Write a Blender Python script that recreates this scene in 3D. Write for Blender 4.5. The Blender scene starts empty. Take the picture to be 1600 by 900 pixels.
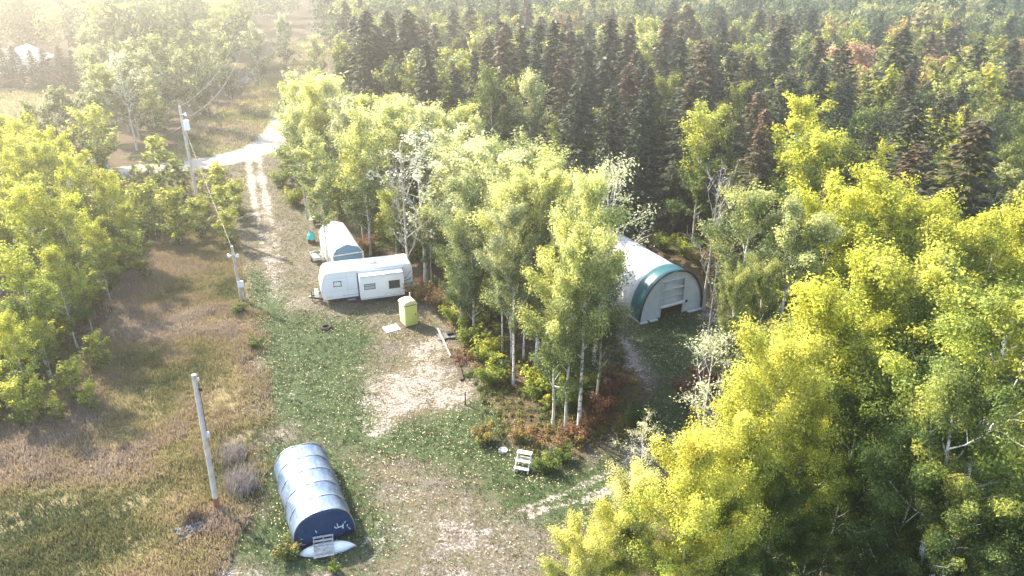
import bpy, bmesh, math, random
import numpy as np
from mathutils import Vector, Matrix

# ------------------------------------------------------------------ camera, world, sun, exposure
S = bpy.context.scene
C = S.collection
rad = math.radians
PITCH, FPX, CAMH = rad(25.3), 1142.0, 29.0
cam = bpy.data.cameras.new('camera'); camo = bpy.data.objects.new('camera', cam); C.objects.link(camo)
camo.location = (0, 0, CAMH); camo.rotation_euler = (rad(90) - PITCH, 0, 0)
cam.sensor_width = 36; cam.lens = 36 * FPX / 1600; cam.clip_start = .5; cam.clip_end = 4000
S.camera = camo
SUN_AZ, SUN_EL = rad(-52), rad(40)          # azimuth clockwise from +Y
world = bpy.data.worlds.new('World'); S.world = world; world.use_nodes = True
wn = world.node_tree.nodes; wl = world.node_tree.links
sky = wn.new('ShaderNodeTexSky'); sky.sky_type = 'NISHITA'; sky.sun_disc = False
sky.sun_elevation = SUN_EL; sky.sun_rotation = SUN_AZ % (2 * math.pi)
sky.dust_density = 2.0
wn['Background'].inputs['Strength'].default_value = .15
wl.new(sky.outputs['Color'], wn['Background'].inputs['Color'])
sun = bpy.data.lights.new('sun', 'SUN'); suno = bpy.data.objects.new('sun', sun); C.objects.link(suno)
sun.energy = 3.7; sun.angle = rad(.6); sun.color = (1, .89, .70)
sdir = Vector((math.sin(SUN_AZ) * math.cos(SUN_EL), math.cos(SUN_AZ) * math.cos(SUN_EL), math.sin(SUN_EL)))
suno.rotation_euler = (-sdir).to_track_quat('-Z', 'Y').to_euler()
S.view_settings.view_transform = 'Standard'; S.view_settings.look = 'None'
S.view_settings.exposure = 2.2; S.view_settings.gamma = 1
HAZE_DENSITY, HAZE_G = .00145, .80
S.cycles.max_bounces = 7; S.cycles.transmission_bounces = 4; S.cycles.diffuse_bounces = 3
S.cycles.volume_bounces = 0; S.cycles.use_denoising = True

# ------------------------------------------------------------------ helpers
def ray(px, py):
    x = (px - 800) / FPX; u = -(py - 450) / FPX
    return x, math.cos(PITCH) + u * math.sin(PITCH), -math.sin(PITCH) + u * math.cos(PITCH)
def G(px, py, z=0.0):                        # a photo pixel as a place in the world, at height z
    d = ray(px, py); t = (z - CAMH) / d[2]
    return Vector((d[0] * t, d[1] * t, z))
def G2(px, py): g = G(px, py); return (g.x, g.y)
def proj(x, y, z=0):
    r = (x, y, z - CAMH); dep = r[1] * math.cos(PITCH) - r[2] * math.sin(PITCH)
    up = r[1] * math.sin(PITCH) + r[2] * math.cos(PITCH)
    return 800 + FPX * r[0] / dep, 450 - FPX * up / dep

def tag(o, label=None, cat=None, group=None, kind=None):
    if label: o['label'] = label
    if cat: o['category'] = cat
    if group: o['group'] = group
    if kind: o['kind'] = kind
    return o
def empty(name, loc, rz=0.0, label=None, cat=None, group=None):
    o = bpy.data.objects.new(name, None); C.objects.link(o)
    o.location = loc; o.rotation_euler = (0, 0, rz); o.empty_display_size = .3
    return tag(o, label, cat, group)

_lat = np.random.default_rng(5).random((256, 256))
def vnoise(x, y):
    x = np.asarray(x, float); y = np.asarray(y, float)
    xi = np.floor(x).astype(int); yi = np.floor(y).astype(int); fx = x - xi; fy = y - yi
    fx = fx * fx * (3 - 2 * fx); fy = fy * fy * (3 - 2 * fy)
    a = _lat[xi % 256, yi % 256]; b = _lat[(xi + 1) % 256, yi % 256]; c = _lat[xi % 256, (yi + 1) % 256]; d = _lat[(xi + 1) % 256, (yi + 1) % 256]
    return (a * (1 - fx) + b * fx) * (1 - fy) + (c * (1 - fx) + d * fx) * fy
def fbm(x, y, s, o=3):
    x = np.asarray(x, float); y = np.asarray(y, float); v = 0; amp = .5; tot = 0
    for i in range(o):
        v = v + amp * vnoise(x / s + 17.3 * i, y / s + 9.1 * i); tot += amp; amp *= .5; s *= .5
    return v / tot

# ---- materials
def mat(name):
    m = bpy.data.materials.new(name); m.use_nodes = True
    return m, m.node_tree.nodes, m.node_tree.links, m.node_tree.nodes['Principled BSDF']
def paint(name, col, rough=.5, metal=0, noise=.15, scale=6, spec=.4, dirt=None, bump=0, bscale=20, trans=0):
    m, n, l, p = mat(name)
    p.inputs['Roughness'].default_value = rough; p.inputs['Metallic'].default_value = metal
    p.inputs['Specular IOR Level'].default_value = spec
    tc = n.new('ShaderNodeTexCoord'); nz = n.new('ShaderNodeTexNoise'); nz.inputs['Scale'].default_value = scale
    nz.inputs['Detail'].default_value = 5
    l.new(tc.outputs['Object'], nz.inputs['Vector'])
    rp = n.new('ShaderNodeValToRGB'); l.new(nz.outputs['Fac'], rp.inputs['Fac'])
    c2 = dirt or tuple(c * (1 - 2.2 * noise) for c in col)
    rp.color_ramp.elements[0].position = .3; rp.color_ramp.elements[0].color = (*c2, 1)
    rp.color_ramp.elements[1].position = .55; rp.color_ramp.elements[1].color = (*col, 1)
    l.new(rp.outputs['Color'], p.inputs['Base Color'])
    if bump:
        b = n.new('ShaderNodeBump'); b.inputs['Strength'].default_value = bump
        z2 = n.new('ShaderNodeTexNoise'); z2.inputs['Scale'].default_value = bscale; z2.inputs['Detail'].default_value = 4
        l.new(tc.outputs['Object'], z2.inputs['Vector'])
        l.new(z2.outputs['Fac'], b.inputs['Height']); l.new(b.outputs['Normal'], p.inputs['Normal'])
    if trans:
        t = n.new('ShaderNodeBsdfTranslucent'); mx = n.new('ShaderNodeMixShader'); mx.inputs[0].default_value = trans
        l.new(rp.outputs['Color'], t.inputs['Color']); l.new(p.outputs[0], mx.inputs[1]); l.new(t.outputs[0], mx.inputs[2])
        l.new(mx.outputs[0], n['Material Output'].inputs['Surface'])
    return m
def ramp(n, stops):
    r = n.new('ShaderNodeValToRGB'); e = r.color_ramp.elements
    while len(e) < len(stops): e.new(.5)
    for i, (p, c) in enumerate(stops): e[i].position = p; e[i].color = (*c, 1)
    return r

def leaf_mat(name, stops, transl=.48):
    """colour by 'tint' (how far each clump has turned) shifted by each tree's own object colour"""
    m, n, l, p = mat(name)
    at = n.new('ShaderNodeAttribute'); at.attribute_name = 'tint'
    oi = n.new('ShaderNodeObjectInfo')
    sa = n.new('ShaderNodeSeparateColor'); so = n.new('ShaderNodeSeparateColor')
    l.new(at.outputs['Color'], sa.inputs[0]); l.new(oi.outputs['Color'], so.inputs[0])
    add = n.new('ShaderNodeMath'); add.operation = 'ADD'; l.new(sa.outputs[0], add.inputs[0]); l.new(so.outputs[0], add.inputs[1])
    sub = n.new('ShaderNodeMath'); sub.operation = 'SUBTRACT'; l.new(add.outputs[0], sub.inputs[0]); sub.inputs[1].default_value = .5
    r = ramp(n, stops); l.new(sub.outputs[0], r.inputs['Fac'])
    hs = n.new('ShaderNodeHueSaturation'); l.new(r.outputs['Color'], hs.inputs['Color'])
    mu = n.new('ShaderNodeMath'); mu.operation = 'MULTIPLY'; mu.inputs[1].default_value = 3.9
    m2 = n.new('ShaderNodeMath'); m2.operation = 'MULTIPLY'; l.new(sa.outputs[1], m2.inputs[0]); l.new(so.outputs[1], m2.inputs[1])
    l.new(m2.outputs[0], mu.inputs[0]); l.new(mu.outputs[0], hs.inputs['Value'])
    l.new(so.outputs[2], hs.inputs['Saturation'])
    l.new(hs.outputs['Color'], p.inputs['Base Color'])
    p.inputs['Roughness'].default_value = .55; p.inputs['Specular IOR Level'].default_value = .25
    t = n.new('ShaderNodeBsdfTranslucent'); l.new(hs.outputs['Color'], t.inputs['Color'])
    mx = n.new('ShaderNodeMixShader'); mx.inputs[0].default_value = transl
    l.new(p.outputs[0], mx.inputs[1]); l.new(t.outputs[0], mx.inputs[2]); l.new(mx.outputs[0], n['Material Output'].inputs['Surface'])
    return m
M = {}
M['leaf'] = leaf_mat('turning_leaves', [(0, (.030, .075, .018)), (.28, (.060, .118, .024)), (.48, (.16, .22, .035)), (.68, (.41, .42, .05)), (.86, (.54, .53, .07)), (.95, (.56, .50, .065)), (1, (.46, .24, .09))])
M['needle'] = leaf_mat('spruce_needles', [(0, (.022, .042, .024)), (.35, (.036, .060, .028)), (.6, (.060, .074, .030)), (.8, (.115, .082, .042)), (1, (.16, .085, .045))], .15)
M['under'] = leaf_mat('undergrowth_leaves', [(0, (.05, .10, .03)), (.3, (.13, .16, .035)), (.5, (.26, .20, .05)), (.7, (.22, .10, .05)), (.85, (.16, .045, .035)), (1, (.22, .14, .12))], .3)
M['weed'] = leaf_mat('weed_stems', [(0, (.075, .125, .045)), (.25, (.17, .185, .055)), (.45, (.33, .28, .10)), (.65, (.36, .27, .14)), (.82, (.29, .215, .155)), (1, (.46, .39, .32))], .3)
M['fallen'] = leaf_mat('fallen_leaf', [(0, (.30, .17, .07)), (.4, (.50, .36, .12)), (.7, (.62, .50, .22)), (1, (.55, .45, .36))], .1)

def bark(name, c1, c2, sc=(9, 9, 2.2), thr=.58):
    m, n, l, p = mat(name)
    tc = n.new('ShaderNodeTexCoord'); mp = n.new('ShaderNodeMapping'); mp.inputs['Scale'].default_value = sc
    nz = n.new('ShaderNodeTexNoise'); nz.inputs['Scale'].default_value = 1.0; nz.inputs['Detail'].default_value = 6
    l.new(tc.outputs['Object'], mp.inputs['Vector']); l.new(mp.outputs[0], nz.inputs['Vector'])
    r = ramp(n, [(thr - .05, c1), (thr + .07, c2)]); l.new(nz.outputs['Fac'], r.inputs['Fac']); l.new(r.outputs['Color'], p.inputs['Base Color'])
    p.inputs['Roughness'].default_value = .85
    b = n.new('ShaderNodeBump'); b.inputs['Strength'].default_value = .5; l.new(nz.outputs['Fac'], b.inputs['Height']); l.new(b.outputs['Normal'], p.inputs['Normal'])
    return m
M['birch_bark'] = bark('white_bark', (.72, .68, .62), (.06, .05, .045), (3, 3, 7))
M['aspen_bark'] = bark('aspen_bark', (.50, .48, .41), (.10, .09, .075), (4, 4, 3))
M['dark_bark'] = bark('dark_bark', (.10, .085, .07), (.20, .18, .16), (14, 14, 2))
M['dead_wood'] = bark('dead_wood', (.42, .39, .36), (.22, .20, .19), (8, 8, 2))

# ---- mesh building
def quad_mesh(name, V, mats, smooth=False, tint=None, mi=None, F=None):
    V = np.ascontiguousarray(V, np.float32).reshape(-1, 3); nv = len(V)
    me = bpy.data.meshes.new(name)
    if F is None: F = np.arange(nv, dtype=np.int32).reshape(-1, 4)
    F = np.ascontiguousarray(F, np.int32); nf = len(F)
    me.vertices.add(nv); me.vertices.foreach_set('co', V.ravel())
    me.loops.add(nf * 4); me.loops.foreach_set('vertex_index', F.ravel())
    me.polygons.add(nf); me.polygons.foreach_set('loop_start', np.arange(nf, dtype=np.int32) * 4)
    if mi is not None: me.polygons.foreach_set('material_index', np.asarray(mi, np.int32))
    me.polygons.foreach_set('use_smooth', np.full(nf, smooth) if np.isscalar(smooth) else np.asarray(smooth))
    if tint is not None:
        a = me.color_attributes.new('tint', 'FLOAT_COLOR', 'POINT')
        t = np.ones((nv, 4), np.float32); t[:, :tint.shape[1]] = tint
        a.data.foreach_set('color', t.ravel())
    me.update(calc_edges=True)
    for m in mats: me.materials.append(m)
    return me
def link(name, me, parent=None, loc=None, rot=None):
    o = bpy.data.objects.new(name, me); C.objects.link(o)
    if parent: o.parent = parent
    if loc is not None: o.location = loc
    if rot is not None: o.rotation_euler = rot
    return o

def tube_np(pts, rads, n=6):
    """quads of a tube along a polyline"""
    P = np.asarray(pts, float); k = len(P)
    T = np.gradient(P, axis=0); T /= np.linalg.norm(T, axis=1, keepdims=True) + 1e-9
    ref = np.array([1, 0, 0]) if abs(T[0, 0]) < .8 else np.array([0, 1, 0])
    U = np.cross(T, ref); U /= np.linalg.norm(U, axis=1, keepdims=True) + 1e-9; W = np.cross(T, U)
    a = np.arange(n) * 2 * math.pi / n
    R = np.asarray(rads, float)[:, None, None]
    V = P[:, None, :] + R * (np.cos(a)[None, :, None] * U[:, None, :] + np.sin(a)[None, :, None] * W[:, None, :])
    idx = np.arange(k * n).reshape(k, n)
    F = np.stack([idx[:-1], np.roll(idx[:-1], -1, 1), np.roll(idx[1:], -1, 1), idx[1:]], -1).reshape(-1, 4)
    return V.reshape(-1, 3), F
class QB:                                    # collects quads
    def __init__(s): s.V = []; s.F = []; s.n = 0
    def add(s, V, F): s.V.append(V); s.F.append(F + s.n); s.n += len(V)
    def tube(s, pts, rads, n=6): s.add(*tube_np(pts, rads, n))
    def get(s): return np.concatenate(s.V), np.concatenate(s.F)

class MB:                                    # hard-surface builder around bmesh
    def __init__(s): s.bm = bmesh.new()
    def box(s, c, d, rot=None, bev=0):
        m = Matrix.Translation(c)
        if rot is not None: m = m @ (rot.to_4x4() if hasattr(rot, 'to_4x4') else Matrix.Rotation(rot, 4, 'Z'))
        g = bmesh.ops.create_cube(s.bm, size=1.0, matrix=m @ Matrix.Diagonal((*d, 1)))
        if bev:
            es = list({e for v in g['verts'] for e in v.link_edges})
            bmesh.ops.bevel(s.bm, geom=es, offset=bev, segments=2, affect='EDGES', profile=.5)
        return s
    def beam(s, a, b, w, h=None, up=(0, 0, 1)):
        a, b = Vector(a), Vector(b); h = h or w; z = (b - a).normalized(); u = Vector(up)
        if abs(z.dot(u)) > .95: u = Vector((0, 1, 0))
        x = u.cross(z).normalized(); y = z.cross(x)
        m = Matrix((x, y, z)).transposed().to_4x4(); m.translation = (a + b) / 2
        bmesh.ops.create_cube(s.bm, size=1.0, matrix=m @ Matrix.Diagonal((w, h, (b - a).length, 1))); return s
    def cyl(s, a, b, r, r2=None, n=12):
        a, b = Vector(a), Vector(b); m = (b - a).to_track_quat('Z', 'Y').to_matrix().to_4x4(); m.translation = (a + b) / 2
        bmesh.ops.create_cone(s.bm, cap_ends=True, segments=n, radius1=r, radius2=r if r2 is None else r2, depth=(b - a).length, matrix=m); return s
    def tube(s, pts, r, n=8):
        V, F = tube_np([tuple(p) for p in pts], np.full(len(pts), r) if np.isscalar(r) else r, n)
        vs = [s.bm.verts.new(v) for v in V]
        for f in F: s.bm.faces.new([vs[i] for i in f])
        k = len(pts)
        s.bm.faces.new(vs[:n][::-1]); s.bm.faces.new(vs[(k - 1) * n:]); return s
    def prism(s, poly, axis_a, axis_b, ext, off=(0, 0, 0), bev=0):
        """polygon (u,v) on axes a,b extruded along ext"""
        A, B, E, O = Vector(axis_a), Vector(axis_b), Vector(ext), Vector(off)
        v0 = [s.bm.verts.new(O + A * u + B * v) for u, v in poly]; v1 = [s.bm.verts.new(v.co + E) for v in v0]
        k = len(poly); fs = [s.bm.faces.new(v0[::-1]), s.bm.faces.new(v1)]
        for i in range(k): fs.append(s.bm.faces.new((v0[i], v0[(i + 1) % k], v1[(i + 1) % k], v1[i])))
        if bev:
            es = list({e for f in fs[:2] for e in f.edges})
            bmesh.ops.bevel(s.bm, geom=es, offset=bev, segments=2, affect='EDGES', profile=.5)
        return s
    def grid(s, rows, close=False):
        """rows of points skinned into faces"""
        vs = [[s.bm.verts.new(p) for p in r] for r in rows]
        for i in range(len(rows) - 1):
            k = len(rows[0])
            for j in range(k if close else k - 1):
                s.bm.faces.new((vs[i][j], vs[i][(j + 1) % k], vs[i + 1][(j + 1) % k], vs[i + 1][j]))
        return s
    def build(s, name, m, parent=None, smooth=False, loc=None, rz=None, solid=0):
        bmesh.ops.recalc_face_normals(s.bm, faces=s.bm.faces)
        me = bpy.data.meshes.new(name); s.bm.to_mesh(me); s.bm.free(); me.materials.append(m)
        if smooth:
            me.polygons.foreach_set('use_smooth', np.ones(len(me.polygons), bool))
            me.set_sharp_from_angle(angle=rad(40))
        o = link(name, me, parent, loc, (0, 0, rz) if rz is not None else None)
        if solid:
            md = o.modifiers.new('thickness', 'SOLIDIFY'); md.thickness = solid; md.offset = -1
        return o

def sdf_poly(P, poly):
    """signed distance to polygon, positive inside"""
    P = np.asarray(P, float); d = np.full(len(P), 1e18); inside = np.zeros(len(P), bool); k = len(poly)
    for i in range(k):
        a = np.array(poly[i]); b = np.array(poly[(i + 1) % k]); e = b - a; w = P - a
        t = np.clip((w @ e) / (e @ e + 1e-12), 0, 1); q = w - t[:, None] * e; d = np.minimum(d, (q * q).sum(1))
        c = (a[1] <= P[:, 1]) != (b[1] <= P[:, 1])
        with np.errstate(divide='ignore', invalid='ignore'):
            xx = a[0] + (P[:, 1] - a[1]) * e[0] / (e[1] if e[1] else 1e-12)
        inside ^= c & (P[:, 0] < xx)
    d = np.sqrt(d); return np.where(inside, d, -d)
def sdf_line(P, line):
    P = np.asarray(P, float); d = np.full(len(P), 1e18)
    for a, b in zip(line[:-1], line[1:]):
        a = np.array(a); b = np.array(b); e = b - a; w = P - a
        t = np.clip((w @ e) / (e @ e + 1e-12), 0, 1); q = w - t[:, None] * e; d = np.minimum(d, (q * q).sum(1))
    return np.sqrt(d)
def sm(x, a, b):
    t = np.clip((x - a) / (b - a), 0, 1); return t * t * (3 - 2 * t)
def pix(*ps): return [G2(*p) for p in ps]

# ------------------------------------------------------------------ ground
FIELD = pix((-120, 960), (-120, 640), (60, 610), (150, 520), (215, 425), (300, 350), (345, 345), (388, 430), (392, 520), (388, 620), (398, 700), (400, 790), (330, 850), (290, 960))
CLEAR = pix((360, 262), (430, 240), (520, 335), (575, 400), (650, 455), (690, 505), (760, 600), (800, 680), (900, 700), (985, 680), (1010, 620), (985, 560), (930, 490), (1010, 420), (1110, 470), (1130, 520), (1090, 640), (1050, 720), (980, 800), (900, 960), (250, 960), (400, 790), (392, 600), (392, 520), (385, 420), (345, 330))
GREEN = [pix((410, 520), (470, 490), (560, 505), (560, 590), (580, 690), (660, 655), (745, 645), (790, 700), (880, 745), (985, 740), (960, 790), (850, 800), (780, 770), (700, 720), (600, 700), (520, 680), (470, 650), (420, 640)),
         pix((402, 740), (430, 700), (545, 720), (590, 830), (545, 875), (440, 890), (405, 860)),
         pix((960, 500), (1100, 480), (1125, 540), (1080, 640), (1040, 690), (1010, 640), (1035, 590), (1000, 540)),
         pix((400, 430), (440, 470), (450, 560), (410, 560))]
DIRT = [pix((560, 570), (600, 590), (640, 535), (690, 520), (720, 580), (740, 620), (690, 650), (640, 660), (580, 690), (560, 640)),
        pix((560, 720), (640, 750), (790, 780), (830, 830), (760, 900), (690, 960), (560, 960), (570, 830)),
        pix((920, 500), (965, 510), (1030, 590), (1025, 640), (985, 590), (945, 540)), pix((1080, 478), (1125, 478), (1130, 510), (1090, 500)),
        pix((400, 590), (480, 600), (470, 690), (405, 740)), pix((405, 260), (425, 300), (445, 420), (450, 480), (415, 480), (400, 380)),
        pix((430, 470), (500, 450), (520, 480), (450, 490)), pix((290, 880), (560, 880), (560, 960), (270, 960))]
DIRTW = (.78, .52, .92, .9, .42, .7, .62, .62)
ROAD = [G2(-60, 292), G2(120, 279), G2(215, 266), G2(290, 259), G2(350, 250), G2(400, 236), G2(425, 222), G2(440, 205), G2(452, 180)]
RUTS = [[G2(388, 246), G2(392, 280), G2(400, 330), G2(410, 380), G2(418, 430), G2(424, 470)], [G2(404, 244), G2(410, 280), G2(420, 330), G2(432, 380), G2(440, 430), G2(446, 470)]]
ARCS = [[G2(800, 800), G2(900, 765), G2(960, 735), G2(1010, 695)], [G2(830, 800), G2(930, 775), G2(990, 745)]]
FARLANE = [G2(385, 130), G2(420, 105), G2(455, 95), G2(490, 72), G2(510, 50)]
OPEN = pix((260, 252), (300, 200), (380, 150), (405, 100), (470, 60), (540, 45), (545, 70), (480, 105), (440, 140), (425, 215), (350, 245))
MEADOW = pix((-200, 140), (70, 140), (52, 185), (30, 205), (-200, 220))

def axis(lo, hi, step, ext):
    a = list(np.arange(lo, hi + .01, step)); s = step
    while a[-1] < ext: s *= 1.22; a.append(min(a[-1] + s, ext))
    s = step; b = []
    x = lo
    while x > -ext: s *= 1.22; x = max(x - s, -ext); b.append(x)
    return np.array(b[::-1] + a)
gx = axis(-62, 34, .36, 900.); gy = axis(20, 130, .36, 900.)
XX, YY = np.meshgrid(gx, gy); P2 = np.stack([XX.ravel(), YY.ravel()], 1)
def ground_z(x, y):
    return (fbm(x, y, 9, 3) - .5) * .22 + (fbm(np.asarray(x) + 90, y, 1.6, 2) - .5) * .07
GZ = ground_z(P2[:, 0], P2[:, 1])
def masks(P):
    wob = (fbm(P[:, 0], P[:, 1], 3.2, 3) - .5) * 2.6
    field = sm(sdf_poly(P, FIELD) + wob * 1.9, -1.8, 1.4)
    clear = sm(sdf_poly(P, CLEAR) + wob * .6, -.9, .9)
    green = .82 * np.max([sm(sdf_poly(P, g) + wob * 1.1, -2.4, 2.6) for g in GREEN], 0) + .30 * clear
    dirt = np.max([w * sm(sdf_poly(P, g) + wob * .9, -1.6, 1.6) for g, w in zip(DIRT, DIRTW)], 0)
    for a in ARCS: dirt = np.maximum(dirt, .8 * (1 - sm(sdf_line(P, a) + wob * .3, .15, .75)))
    road = 1 - sm(sdf_line(P, ROAD) + wob * .25, 2.4, 3.6)
    for a in RUTS: road = np.maximum(road, (1 - sm(sdf_line(P, a) + wob * .35, .1, 1.0)) * (.36 + .34 * sm(P[:, 1], 62, 92)))
    road = np.maximum(road, .75 * (1 - sm(sdf_line(P, FARLANE), 2, 4)))
    verge = (1 - sm(np.abs(sdf_line(P, ROAD) - 6), 2.5, 4.5)) * sm(P[:, 1], 104, 110)
    opn = np.maximum(sm(sdf_poly(P, OPEN), -2, 2), sm(sdf_poly(P, MEADOW), -4, 4))
    return field, clear, green, dirt, road, verge, opn
field, clear, green, dirt, road, verge, opn = masks(P2)
nx, ny = len(gx), len(gy); idx = np.arange(nx * ny).reshape(ny, nx)
Fg = np.stack([idx[:-1, :-1], idx[:-1, 1:], idx[1:, 1:], idx[1:, :-1]], -1).reshape(-1, 4)

m, n, l, p = mat('ground_cover')
def attr(nm):
    a = n.new('ShaderNodeAttribute'); a.attribute_name = nm; s = n.new('ShaderNodeSeparateColor'); l.new(a.outputs['Color'], s.inputs[0]); return s.outputs
geo = n.new('ShaderNodeNewGeometry')
def noise(sc, det=6, rough=.6):
    z = n.new('ShaderNodeTexNoise'); z.inputs['Scale'].default_value = sc; z.inputs['Detail'].default_value = det; z.inputs['Roughness'].default_value = rough
    l.new(geo.outputs['Position'], z.inputs['Vector']); return z.outputs['Fac']
def math2(op, a, b):
    z = n.new('ShaderNodeMath'); z.operation = op
    for i, v in enumerate((a, b)):
        if isinstance(v, (int, float)): z.inputs[i].default_value = v
        else: l.new(v, z.inputs[i])
    return z.outputs[0]
def edge(mask, nz, k=1.5, a=.38, b=.62):
    t = math2('ADD', mask, math2('MULTIPLY', math2('SUBTRACT', nz, .5), k))
    r = n.new('ShaderNodeMapRange'); r.interpolation_type = 'SMOOTHSTEP'; l.new(t, r.inputs['Value'])
    r.inputs['From Min'].default_value = a; r.inputs['From Max'].default_value = b; return r.outputs['Result']
def mix(f, a, b):
    z = n.new('ShaderNodeMix'); z.data_type = 'RGBA'; l.new(f, z.inputs['Factor'])
    for i, v in ((6, a), (7, b)):
        if isinstance(v, tuple): z.inputs[i].default_value = (*v, 1)
        else: l.new(v, z.inputs[i])
    return z.outputs[2]
nA, nB, nC, nD = noise(.45), noise(1.7, 8, .7), noise(6, 6, .75), noise(22, 3, .7)
def col(nz, stops): r = ramp(n, stops); l.new(nz, r.inputs['Fac']); return r.outputs['Color']
litter = col(nC, [(.3, (.028, .026, .015)), (.45, (.07, .055, .034)), (.58, (.13, .095, .06)), (.72, (.25, .19, .13))])
weeds = col(nB, [(.3, (.10, .10, .045)), (.45, (.18, .15, .07)), (.58, (.24, .19, .11)), (.72, (.32, .27, .16))])
lawn = col(nC, [(.3, (.024, .042, .018)), (.48, (.05, .08, .032)), (.6, (.09, .11, .05)), (.75, (.19, .17, .11))])
dry = mix(edge(nA, nB, 1.0), col(nC, [(.32, (.045, .052, .026)), (.45, (.095, .09, .055)), (.58, (.155, .125, .09)), (.72, (.27, .21, .15))]), col(nC, [(.32, (.06, .055, .045)), (.45, (.12, .105, .09)), (.58, (.185, .16, .14)), (.72, (.31, .265, .235))]))
soil = col(nC, [(.25, (.15, .125, .105)), (.42, (.25, .215, .19)), (.58, (.36, .315, .285)), (.75, (.46, .41, .37))])
grav = col(math2('ADD', math2('MULTIPLY', nD, .5), math2('MULTIPLY', nB, .5)), [(.35, (.22, .20, .17)), (.5, (.33, .305, .27)), (.65, (.42, .39, .35))])
mead = col(nB, [(.3, (.13, .115, .05)), (.5, (.22, .18, .09)), (.65, (.19, .20, .07)), (.8, (.30, .24, .14))])
m1, m2 = attr('zone_a'), attr('zone_b')
c = mix(edge(m1[0], nB, .8), litter, weeds)
c = mix(edge(m1[1], nB, .8), c, dry)
c = mix(edge(m1[2], math2('ADD', math2('MULTIPLY', nB, .55), math2('MULTIPLY', nC, .45)), 3.6, .3, .75), c, lawn)
c = mix(edge(m2[2], nB, .8), c, mead)
vg = n.new('ShaderNodeMath'); vg.operation = 'MULTIPLY'; vg.inputs[1].default_value = 1
at3 = attr('zone_c')
c = mix(edge(at3[0], nB, .8), c, col(nB, [(.3, (.10, .14, .05)), (.7, (.19, .21, .09))]))
c = mix(edge(m2[0], math2('ADD', math2('MULTIPLY', nA, .25), math2('ADD', math2('MULTIPLY', nB, .35), math2('MULTIPLY', nC, .4))), 4.6, .55, .95), c, soil)
c = mix(edge(m2[1], math2('ADD', math2('MULTIPLY', nB, .5), math2('MULTIPLY', nC, .5)), 2.6), c, grav)
l.new(c, p.inputs['Base Color']); p.inputs['Roughness'].default_value = .95; p.inputs['Specular IOR Level'].default_value = .15
bp = n.new('ShaderNodeBump'); bp.inputs['Strength'].default_value = .7; bp.inputs['Distance'].default_value = .12
l.new(math2('ADD', nC, math2('MULTIPLY', nD, .5)), bp.inputs['Height']); l.new(bp.outputs['Normal'], p.inputs['Normal'])
me = quad_mesh('ground', np.stack([P2[:, 0], P2[:, 1], GZ], 1), [m], True, F=Fg)
for nm, ch in (('zone_a', (field, clear, green)), ('zone_b', (dirt, road, opn)), ('zone_c', (verge, verge * 0, verge * 0))):
    a = me.color_attributes.new(nm, 'FLOAT_COLOR', 'POINT'); a.data.foreach_set('color', np.stack([*ch, np.ones(len(P2))], 1).astype(np.float32).ravel())
tag(link('ground', me), kind='structure')
def gz(x, y): return float(ground_z(np.array([x]), np.array([y]))[0])
def on(px, py): g = G(px, py); return Vector((g.x, g.y, gz(g.x, g.y)))

# ------------------------------------------------------------------ tree meshes
def unit(v): return v / (np.linalg.norm(v, axis=-1, keepdims=True) + 1e-9)
def leaf_quads(rng, c, nrm, size, aspect=.75):
    k = len(c); r = rng.normal(size=(k, 3)); u = unit(np.cross(nrm, r)); v = np.cross(nrm, u)
    s = (size * rng.uniform(.6, 1.35, k))[:, None]
    V = np.stack([c - u * s * .62, c - v * s * .5 * aspect + nrm * s * .1, c + u * s * .62, c + v * s * .5 * aspect + nrm * s * .1], 1)
    return V.reshape(-1, 3)
def branchy(rng, h, R, base, limbs, trunk_r, up=(22, 55), subs=4, lean=.5, top_pow=1.0, full=.58):
    qb = QB(); k = 9
    tz = np.linspace(0, 1, k); wx = np.cumsum(rng.normal(0, .11, k)) * lean; wy = np.cumsum(rng.normal(0, .11, k)) * lean
    wx -= wx[0]; wy -= wy[0]
    tp = np.stack([wx, wy, tz * h * .97 - .15], 1); tr = trunk_r * (1 - tz * .88) * (1 + .35 * np.exp(-tz * 18))
    qb.tube(tp, tr, 7)
    clumps = []
    for i in range(limbs):
        t = base + (.96 - base) * ((i + rng.uniform(.1, .9)) / limbs)
        o = np.array([np.interp(t, tz, tp[:, j]) for j in range(3)])
        az = i * 2.4 + rng.uniform(-.5, .5); el = rad(rng.uniform(*up)) * (1 + .35 * t)
        q = (t - full) / (1.03 - full) if t > full else (full - t) / (full - base + .28)
        L = R * max(.16, (1 - min(1, q) ** 2) ** .6) * rng.uniform(.62, 1.18)
        pts = [o]; d = np.array([math.cos(az) * math.cos(el), math.sin(az) * math.cos(el), math.sin(el)])
        for s in range(4):
            d = unit(d + rng.normal(0, .13, 3) + np.array([0, 0, .07])); pts.append(pts[-1] + d * L / 4 * 1.15)
        r0 = trunk_r * (1 - t * .85) * .5
        qb.tube(pts, np.linspace(max(r0, .02), .009, 5), 5)
        for f in (2, 3, 4):
            clumps.append((*pts[f], rng.uniform(.75, 1.1), t))
        for s in range(subs):
            f = rng.uniform(1.0, 4.0); b = int(min(f, 3.999)); st = pts[b] + (pts[b + 1] - pts[b]) * (f - b)
            dd = unit(d + rng.normal(0, .62, 3) + np.array([0, 0, .12])); l2 = L * rng.uniform(.25, .5)
            e1 = st + dd * l2 * .5; e2 = e1 + unit(dd + rng.normal(0, .25, 3)) * l2 * .5
            qb.tube([st, e1, e2], [.016, .011, .006], 4)
            clumps.append((*e2, rng.uniform(.6, 1.0), t)); clumps.append((*e1, rng.uniform(.45, .8), t))
    clumps.append((*tp[-1], .7, 1)); clumps.append((*(tp[-2]), .8, .95))
    return qb.get(), np.array(clumps)
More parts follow.
